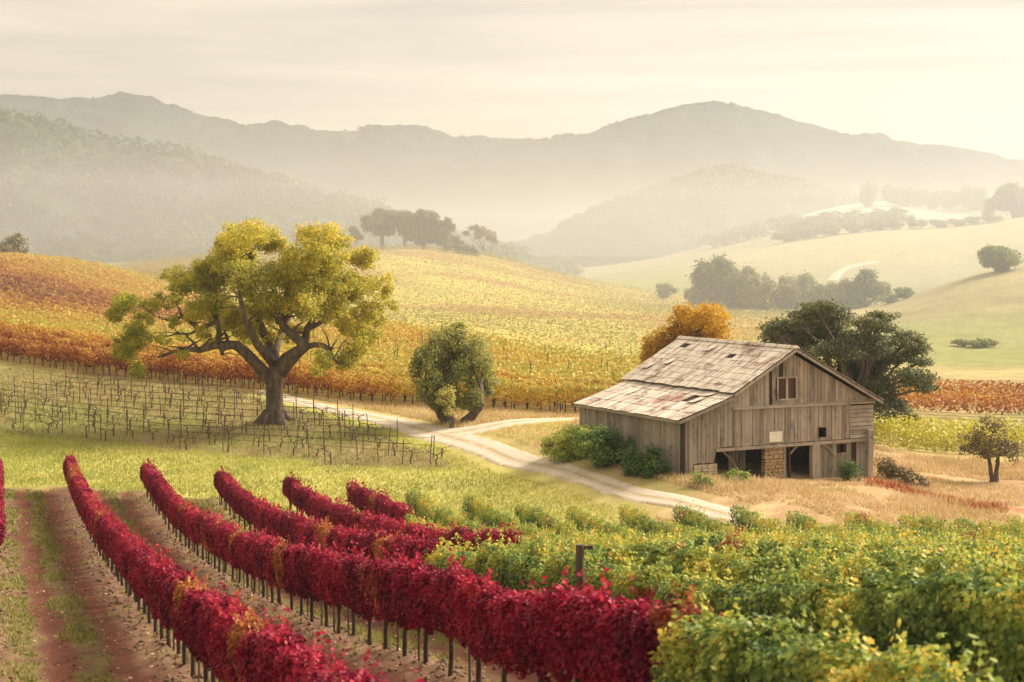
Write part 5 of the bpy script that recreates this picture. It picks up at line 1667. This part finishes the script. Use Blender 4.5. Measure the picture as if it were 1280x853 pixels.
def amber_mesh(seed, n, size, stake):
    rnd = np.random.default_rng(seed); r = random.Random(seed)
    C, N, a, dep = vine_points(n, 2.0, .95, .70, 1.9, rnd, .5, .5)
    lv = np.clip(.5 + .5 * (rnd.random(n) - .5) + .32 * (a - .5), 0, 1)  # lower leaves redder and darker, painting in the shade between rows
    V, Fc, l4 = leaf_quads(C, N, size, lv, rnd, .85, .1)
    m = MB()
    for q in range(2):
        bx = -.5 + q + r.uniform(-.2, .2)
        m.tube([(bx, 0, -.15), (bx + r.uniform(-.05, .05), 0, .4), (bx, 0, .95)], [.06, .045, .045], 5, .2, r)
    if stake: m.tube([(.9, 0, -.1), (.9 + r.uniform(-.06, .06), 0, 2.35)], [.035, .03], 5)
    tv = np.array(m.v); nv = len(V)
    quads = [f for f in m.f if len(f) == 4]
    me = fast_mesh('amber_vine', np.r_[V, tv], np.r_[Fc, np.array(quads) + nv], {'lv': np.r_[l4, np.zeros(len(tv))]})
    me.materials.append(None); me.materials.append(MAT['vine_wood'])
    mi = np.zeros(len(me.polygons), dtype=np.int32); mi[len(Fc):] = 1
    me.polygons.foreach_set('material_index', mi)
    return me


AM = {}
for tone, sh in (('rust', -.30), ('orange', -.10), ('gold', .08), ('yellow', .19)):
    st = [(max(0, min(1, p - sh)), c) for p, c in ((0.0, (0.17, 0.035, 0.02)), (0.25, (0.38, 0.12, 0.035)), (0.5, (0.57, 0.31, 0.055)), (0.75, (0.66, 0.49, 0.09)), (1.0, (0.44, 0.44, 0.09)))]
    mt = leaf_mat('amber_leaf_' + tone, st, None, .35, .15)
    AM[tone] = []
    for k in range(4):
        me = amber_mesh(500 + k, 420, .21, k == 1)
        me.materials[0] = mt
        AM[tone].append(me)
ra = random.Random(12)
cnt = 0
for k in range(6):
    x = -64.0
    while x < 14:
        y = amber_front(x) + 1.0 + k * 2.4
        px = 640 + x / y * F
        if -40 < px < 835 and cnt < 296:
            dx = amber_front(x + 1) - amber_front(x - 1)
            v = float(amber_lv(np.array([x]), np.array([y]))[0])
            tone = 'rust' if v < .42 else 'orange' if v < .56 else 'gold' if v < .68 else 'yellow'
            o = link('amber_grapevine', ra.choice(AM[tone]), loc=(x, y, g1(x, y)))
            o.rotation_euler = (0, 0, math.atan2(dx, 2) + (math.pi if ra.random() < .5 else 0))
            o.scale = (1, 1, ra.uniform(.9, 1.12))
            where = 'at the photo edge' if px < 60 else 'beyond the far oak boughs' if px < 190 else 'left of the oak trunk' if px < 343 else 'between oak and round tree' if px < 510 else 'between round tree and barn'
            tag(o, {'rust': 'rusty red', 'orange': 'orange', 'gold': 'golden', 'yellow': 'yellow'}[tone] + ' vine, ' + ('first', 'second', 'third', 'fourth', 'fifth', 'sixth')[k] + ' autumn row from the road, ' + where, 'grapevine', 'autumn vines in the front rows'); cnt += 1
        x += 1.75
AM_K0 = 6


def row_mass(name, spots, nleaf, size, mat, label, seed, h=1.75, wdt=.9, lvf=None, ang=None, L=1.9, low=.55, grad=.15, rough=.6):
    rnd = np.random.default_rng(seed)
    n = len(spots)
    X = np.repeat(spots[:, 0], nleaf); Y = np.repeat(spots[:, 1], nleaf); A = np.repeat(ang, nleaf)
    l = rnd.uniform(-L / 2, L / 2, n * nleaf); a = rnd.uniform(0, 1, n * nleaf)
    wv = rnd.normal(size=n * nleaf) * wdt * .28
    x = X + np.cos(A) * l - np.sin(A) * wv; y = Y + np.sin(A) * l + np.cos(A) * wv
    hh = np.repeat(rnd.uniform(.85, 1.12, n), nleaf)
    z = gz(x, y) + low + (h - low) * a * hh
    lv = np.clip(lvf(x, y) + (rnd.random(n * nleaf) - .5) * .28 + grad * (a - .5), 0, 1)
    N = rnd.normal(size=(n * nleaf, 3)) * rough + np.array([0, -.35, .7])
    V, Fc, l4 = leaf_quads(np.stack([x, y, z], 1), N, size, lv, rnd, .9, .1)
    return tag(link(name, fast_mesh(name, V, Fc, {'lv': l4}), mat=mat), label, kind='stuff')


sp, an = [], []
for k in range(5, 48):
    x = -82.0 + ra.uniform(0, 1)
    while x < 16:
        y = amber_front(x) + 1.0 + k * 3.0
        px = 640 + x / y * F
        if y < amber_back(x) and -70 < px < 860:
            sp.append((x, y)); an.append(math.atan2(amber_front(x + 1) - amber_front(x - 1), 2))
        x += 1.8
row_mass('amber_vine_rows', np.array(sp), 105, .27, MAT['amber_leaf'], 'rows of orange and yellow autumn vines climbing the slope', 510, lvf=amber_lv, ang=np.array(an), grad=.42, wdt=.7)  # grad reddens and darkens low leaves, painting shaded gaps between rows
# posts standing above the amber rows
m = MB(); ra2 = random.Random(15)
for k in range(170):
    x, y = ra2.choice(sp)
    if x > -25: 
        z = g1(x, y); m.tube([(x, y, z), (x + ra2.uniform(-.08, .08), y, z + ra2.uniform(2.1, 2.5))], [.035, .03], 4)
tag(m.build('vine_posts', MAT['old_stake']), 'thin posts rising among the yellow vine rows', kind='stuff')

# vines on the knoll, far enough to read as fine rows
sp = []
for k in range(-10, 34):
    for s in np.arange(-140, 90, 1.9):
        x = -20 + .90 * s + .43 * k * 8.0; y = 220 - .43 * s * 1.0 + .90 * k * 8.0
        sp.append((x, y))
sp = np.array(sp)
zk = zones(sp[:, 0], sp[:, 1])['knoll']
sp = sp[(zk > .55) & (np.abs(sp[:, 0] / sp[:, 1]) < .36)]


def knoll_lv(x, y):
    n = noise2(x * .05 + y * .02, y * .03, 11, 3); n2 = noise2(x * .03, y * .07, 12, 3)
    return .38 + (n - .5) * .4 + smooth(.5, .72, n2) * .28


MAT['knoll_leaf'] = leaf_mat('knoll_leaf', [(0.0, (0.30, 0.29, 0.075)), (0.35, (0.36, 0.33, 0.085)), (0.65, (0.44, 0.36, 0.095)), (0.85, (0.44, 0.28, 0.085)), (1.0, (0.40, 0.22, 0.07))], None, .5, 0)
row_mass('knoll_vine_rows', sp, 48, .25, MAT['knoll_leaf'], 'yellow green vine rows striping the knoll', 520, h=1.0, wdt=1.0, lvf=knoll_lv, ang=np.full(len(sp), math.atan2(-.43, .90)), L=2.0, low=.15, rough=.22)

# right: the block of orange vines and the yellow green crop behind the dry grass
sp = []
for k in range(9):
    for x in np.arange(27, 60, 1.5):
        y = 133.5 + k * 2.3 + ra2.uniform(-.2, .2)
        sp.append((x, y))
sp = np.array(sp)
row_mass('orange_vine_rows', sp, 90, .24, MAT['amber_leaf'], 'block of orange red vine rows behind the yellow crop', 530, h=1.6, lvf=lambda x, y: .30 + .18 * (noise2(x * .2, y * .2, 63, 2) - .5), ang=np.zeros(len(sp)))
sp = []
for k in range(6):
    for x in np.arange(24.0, 60, 1.4):
        y = 110.5 + k * 1.9 + (x - 24) * .05
        sp.append((x, y))
sp = np.array(sp)
MAT['crop_leaf'] = leaf_mat('crop_leaf', [(0.0, (0.06, 0.09, 0.025)), (0.4, (0.22, 0.25, 0.035)), (0.8, (0.52, 0.47, 0.05)), (1.0, (0.62, 0.55, 0.07))], None, .35, 0)
row_mass('yellow_crop', sp, 150, .20, MAT['crop_leaf'], 'bright yellow green vines in low rows right of the barn', 540, h=1.5, low=.05, wdt=1.3, lvf=lambda x, y: .78 + .3 * (noise2(x * .3, y * .3, 64, 2) - .5), ang=np.zeros(len(sp)))

# ------------------------------------------------------------------ grass
def blades(name, X, Y, h, wdt, lv, mat, label, seed, lean=.35):
    rnd = np.random.default_rng(seed)
    n = len(X)
    Z = gz(X, Y) + relief(X, Y) - .01
    a = rnd.uniform(0, 6.28, n); hh = h * rnd.uniform(.5, 1.3, n); w_ = wdt * rnd.uniform(.7, 1.3, n)
    bx_ = np.cos(a) * w_; by_ = np.sin(a) * w_
    lx = rnd.normal(size=n) * lean * hh; ly = rnd.normal(size=n) * lean * hh
    V = np.stack([np.stack([X - bx_, Y - by_, Z], 1), np.stack([X + bx_, Y + by_, Z], 1), np.stack([X + lx, Y + ly, Z + hh], 1)], 1).reshape(-1, 3)
    return tag(link(name, fast_mesh(name, V, np.arange(n * 3).reshape(n, 3), {'lv': np.repeat(np.clip(lv, 0, 1), 3)}), mat=mat), label, kind='stuff')


MAT['grass'] = leaf_mat('grass', [(0.0, (0.254, 0.278, 0.052)), (0.4, (0.449, 0.436, 0.096)), (0.75, (0.586, 0.500, 0.159)), (1.0, (0.625, 0.510, 0.237))], None, .3, 0)
MAT['dry_grass'] = leaf_mat('dry_grass', [(0.0, (0.26, 0.27, 0.08)), (0.25, (0.46, 0.34, 0.15)), (0.65, (0.64, 0.47, 0.25)), (1.0, (0.72, 0.60, 0.38))], None, .3, 0)
MAT['bare_grass'] = leaf_mat('bare_grass', [(0.0, (0.161, 0.204, 0.046)), (0.4, (0.276, 0.276, 0.081)), (0.75, (0.414, 0.348, 0.127)), (1.0, (0.483, 0.396, 0.172))], None, .3, 0)
MAT['aisle_grass'] = leaf_mat('aisle_grass', [(0.0, (0.13, 0.16, 0.035)), (0.4, (0.24, 0.25, 0.06)), (0.75, (0.38, 0.33, 0.10)), (1.0, (0.45, 0.36, 0.16))], None, .3, 0)
rg = np.random.default_rng(600)
X = rg.uniform(-58, 10, 196000); Y = rg.uniform(70, 125, 196000)
Zn = zones(X, Y)
keep = (Zn['vine'] < .35) & (road_dist(X, Y) > 1.9) & (Zn['barn'] < .4) & (Y < amber_front(X) - 3) & (np.abs(X / Y) < .5) & (Zn['bare'] < .5)
X, Y = X[keep], Y[keep]
n1 = noise2(X * .13, Y * .13, 1, 4); n2 = noise2(X * .5, Y * .5, 71, 3)
straw = smooth(-6, 3, X + (Y - 96) * .4) * .5
blades('grass', X, Y, .13 + .13 * n1, .03, .30 + .7 * (n2 - .5) + .5 * (n1 - .5) + straw + rg.uniform(-.15, .15, len(X)), MAT['grass'], 'bright green and straw grass strip past the row ends', 601)
X = rg.uniform(-46, 0, 90000); Y = rg.uniform(96, 160, 90000)
keep = (zones(X, Y)['bare'] > .5) & (np.abs(X / Y) < .36)
X, Y = X[keep], Y[keep]
n1 = noise2(X * .2, Y * .2, 73, 3)
blades('bare_vineyard_grass', X, Y, .20, .04, .62 + 1.0 * (n1 - .5) + rg.uniform(-.2, .2, len(X)), MAT['bare_grass'], 'thin yellow green grass between the leafless vines', 602)
# dry grass round the barn
X = rg.uniform(2, 62, 250000); Y = rg.uniform(62, 112, 250000)
s_ = (X - BX) * E1[0] + (Y - BY) * E1[1]; t_ = (X - BX) * E2[0] + (Y - BY) * E2[1]
inside = (s_ > -.1) & (s_ < BW + .1) & (t_ > -.05) & (t_ < BL + .1)
keep = (zones(X, Y)['barn'] > .45) & (road_dist(X, Y) > 2.0) & ~inside & (X / Y < .56) & (noise2(X * .3, Y * .3, 74, 3) > .40) & (X + SLOPE * Y > 20)
keep &= (Y > row_end_y(X + SLOPE * Y) + 1.0)
X, Y = X[keep], Y[keep]
n1 = noise2(X * .25, Y * .25, 75, 3); tall = smooth(.45, .75, noise2(X * .18, Y * .18, 76, 3))
redm = np.exp(-(poly_dist(X, Y, [pt(1110, 607, 89)[:2], pt(1170, 618, 87)[:2], pt(1230, 634, 84)[:2], pt(1290, 645, 82)[:2]]) / 1.1) ** 2)
sel = rg.uniform(size=len(X)) < redm * .8
blades('dry_grass', X[~sel], Y[~sel], (.17 + .30 * tall[~sel]) * (.45 + .55 * smooth(.6, 2.2, np.hypot(np.maximum(np.maximum(-s_[keep], s_[keep] - BW), 0), np.maximum(np.maximum(-t_[keep], t_[keep] - BL), 0))))[~sel], .03, .62 + .9 * (n1[~sel] - .5) + rg.uniform(-.25, .25, (~sel).sum()), MAT['dry_grass'], 'tall dry golden grass round the barn', 603)
MAT['red_grass'] = leaf_mat('red_grass', [(0.0, (0.20, 0.05, 0.03)), (0.5, (0.42, 0.12, 0.05)), (1.0, (0.55, 0.27, 0.10))], None, .3, 0)
blades('red_weeds', X[sel], Y[sel], .32, .045, rg.uniform(.1, .9, sel.sum()), MAT['red_grass'], 'streak of reddish weeds in the dry grass at the right', 604)
# straw verge under the round tree
X = rg.uniform(-20, 16, 60000); Y = rg.uniform(104, 134, 60000)
keep = (Y > np.interp(X, [-30, -17, -3, 6, 14], [133, 127.2, 107, 109.5, 112.5])) & (Y < amber_front(X) + .3) & (road_dist(X, Y) > 1.9)
X, Y = X[keep], Y[keep]
blades('verge_grass', X, Y, .28, .035, .62 + .8 * (noise2(X * .3, Y * .3, 77, 3) - .5) + rg.uniform(-.2, .2, len(X)), MAT['dry_grass'], 'straw coloured grass verge along the road', 605)
# grass and fallen leaves in the vineyard aisles
X = rg.uniform(-30, 30, 500000); Y = 13 + 77 * rg.uniform(0, 1, 500000) ** 1.3
cc = X + SLOPE * Y
idx = np.clip(np.searchsorted(ROW_C, cc) - 1, 0, len(ROW_C) - 2)
f = (cc - np.array(ROW_C)[idx]) / (np.array(ROW_C)[idx + 1] - np.array(ROW_C)[idx])
base = (zones(X, Y)['vine'] > .5) & (np.abs(X / Y) < .36) & (cc > -6)
gn = noise2(X * .9, Y * .9, 2, 3)
gm = base & (((np.abs(f - .53) < .03 + .09 * noise2(X * .4, Y * .3, 78, 3) * 1.6) & (gn > .48)) | ((np.abs(f - .15) < .02 + .10 * noise2(X * .4, Y * .3, 79, 3) * 1.6) & (gn > .45)) | ((cc > 10) & (gn > .45)) | ((gn > .62) & (rg.uniform(size=len(X)) < .3)))
xs_, ys_ = X[gm], Y[gm]
blades('aisle_grass', xs_, ys_, .09 + .07 * gn[gm], .014 + ys_ * .0003, .45 + .9 * (gn[gm] - .55) + rg.uniform(-.25, .25, gm.sum()), MAT['aisle_grass'], 'short grass strips in the vine aisles', 606)
lm = base & (rg.uniform(size=len(X)) < np.where(np.minimum(f, 1 - f) < .18, .10, .05)) & (cc < 14)
xs_, ys_ = X[lm], Y[lm]
zs_ = gz(xs_, ys_) + relief(xs_, ys_) + .02
V, Fc, lv = leaf_quads(np.stack([xs_, ys_, zs_], 1), rg.normal(size=(len(xs_), 3)) * .35 + np.array([0, 0, 1]), .10, rg.uniform(0, 1, len(xs_)), rg, .8, .1)
MAT['litter'] = leaf_mat('litter', [(0.0, (0.10, 0.035, 0.025)), (0.4, (0.24, 0.09, 0.05)), (0.75, (0.38, 0.22, 0.11)), (1.0, (0.50, 0.36, 0.18))], None, .1, 0)
tag(link('leaf_litter', fast_mesh('leaf_litter', V, Fc, {'lv': lv}), mat=MAT['litter']), 'fallen red and brown leaves on the soil', kind='stuff')
# clods of earth along the feet of the rows
cm = base & (np.minimum(f, 1 - f) < .17) & (rg.uniform(size=len(X)) < .11) & (cc < 12) & (Y < 75)
xs_, ys_ = X[cm], Y[cm]; n = len(xs_)
zs_ = gz(xs_, ys_) + relief(xs_, ys_)
r_ = rg.uniform(.02, .075, n) * (1 + ys_ * .006)
octv = np.array([(1, 0, 0), (0, 1, 0), (-1, 0, 0), (0, -1, 0), (0, 0, .8), (0, 0, -.6)])
octf = np.array([(0, 1, 4), (1, 2, 4), (2, 3, 4), (3, 0, 4), (1, 0, 5), (2, 1, 5), (3, 2, 5), (0, 3, 5)])
a = rg.uniform(0, 6.28, n)
V = octv[None] * r_[:, None, None] * rg.uniform(.6, 1.4, (n, 6, 1))
Vx = V[..., 0] * np.cos(a)[:, None] - V[..., 1] * np.sin(a)[:, None]; Vy = V[..., 0] * np.sin(a)[:, None] + V[..., 1] * np.cos(a)[:, None]
V = np.stack([Vx + xs_[:, None], Vy + ys_[:, None], V[..., 2] + zs_[:, None]], -1).reshape(-1, 3)
Fc = (octf[None] + (np.arange(n) * 6)[:, None, None]).reshape(-1, 3)
M = NM('clod_earth'); M.color(M.ramp(M.noise(5, 4), [(0.3, (0.12, 0.072, 0.046)), (0.7, (0.25, 0.165, 0.10))])); M.bump(M.noise(30, 4), .6, .02)
tag(link('earth_clods', fast_mesh('earth_clods', V, Fc), mat=M.m), 'clods of pale earth heaped along the vine rows', kind='stuff')

# ------------------------------------------------------------------ air
def air(name, x0, x1, y0, y1, z0, z1, density, color, aniso, label):
    m = MB(); m.box(x0, x1, y0, y1, z0, z1)
    mt = bpy.data.materials.new(name); mt.use_nodes = True
    t = mt.node_tree
    t.nodes.remove(t.nodes['Principled BSDF'])
    v = t.nodes.new('ShaderNodeVolumePrincipled')
    v.inputs['Color'].default_value = (*color, 1)
    v.inputs['Density'].default_value = density
    v.inputs['Anisotropy'].default_value = aniso
    t.links.new(v.outputs[0], t.nodes['Material Output'].inputs['Volume'])
    o = m.build(name, mt)
    return tag(o, label, kind='stuff')


air('haze', -1500, 1500, -120, 4200, -12, 290, 1 / 4400, (0.59, 0.635, 0.675), 0.44, 'thin warm haze over the whole valley')
air('valley_mist', -1200, 1200, 175, 2200, -11, 42, 1 / 540, (0.74, 0.755, 0.76), 0.40, 'mist lying in the valley beyond the knoll')
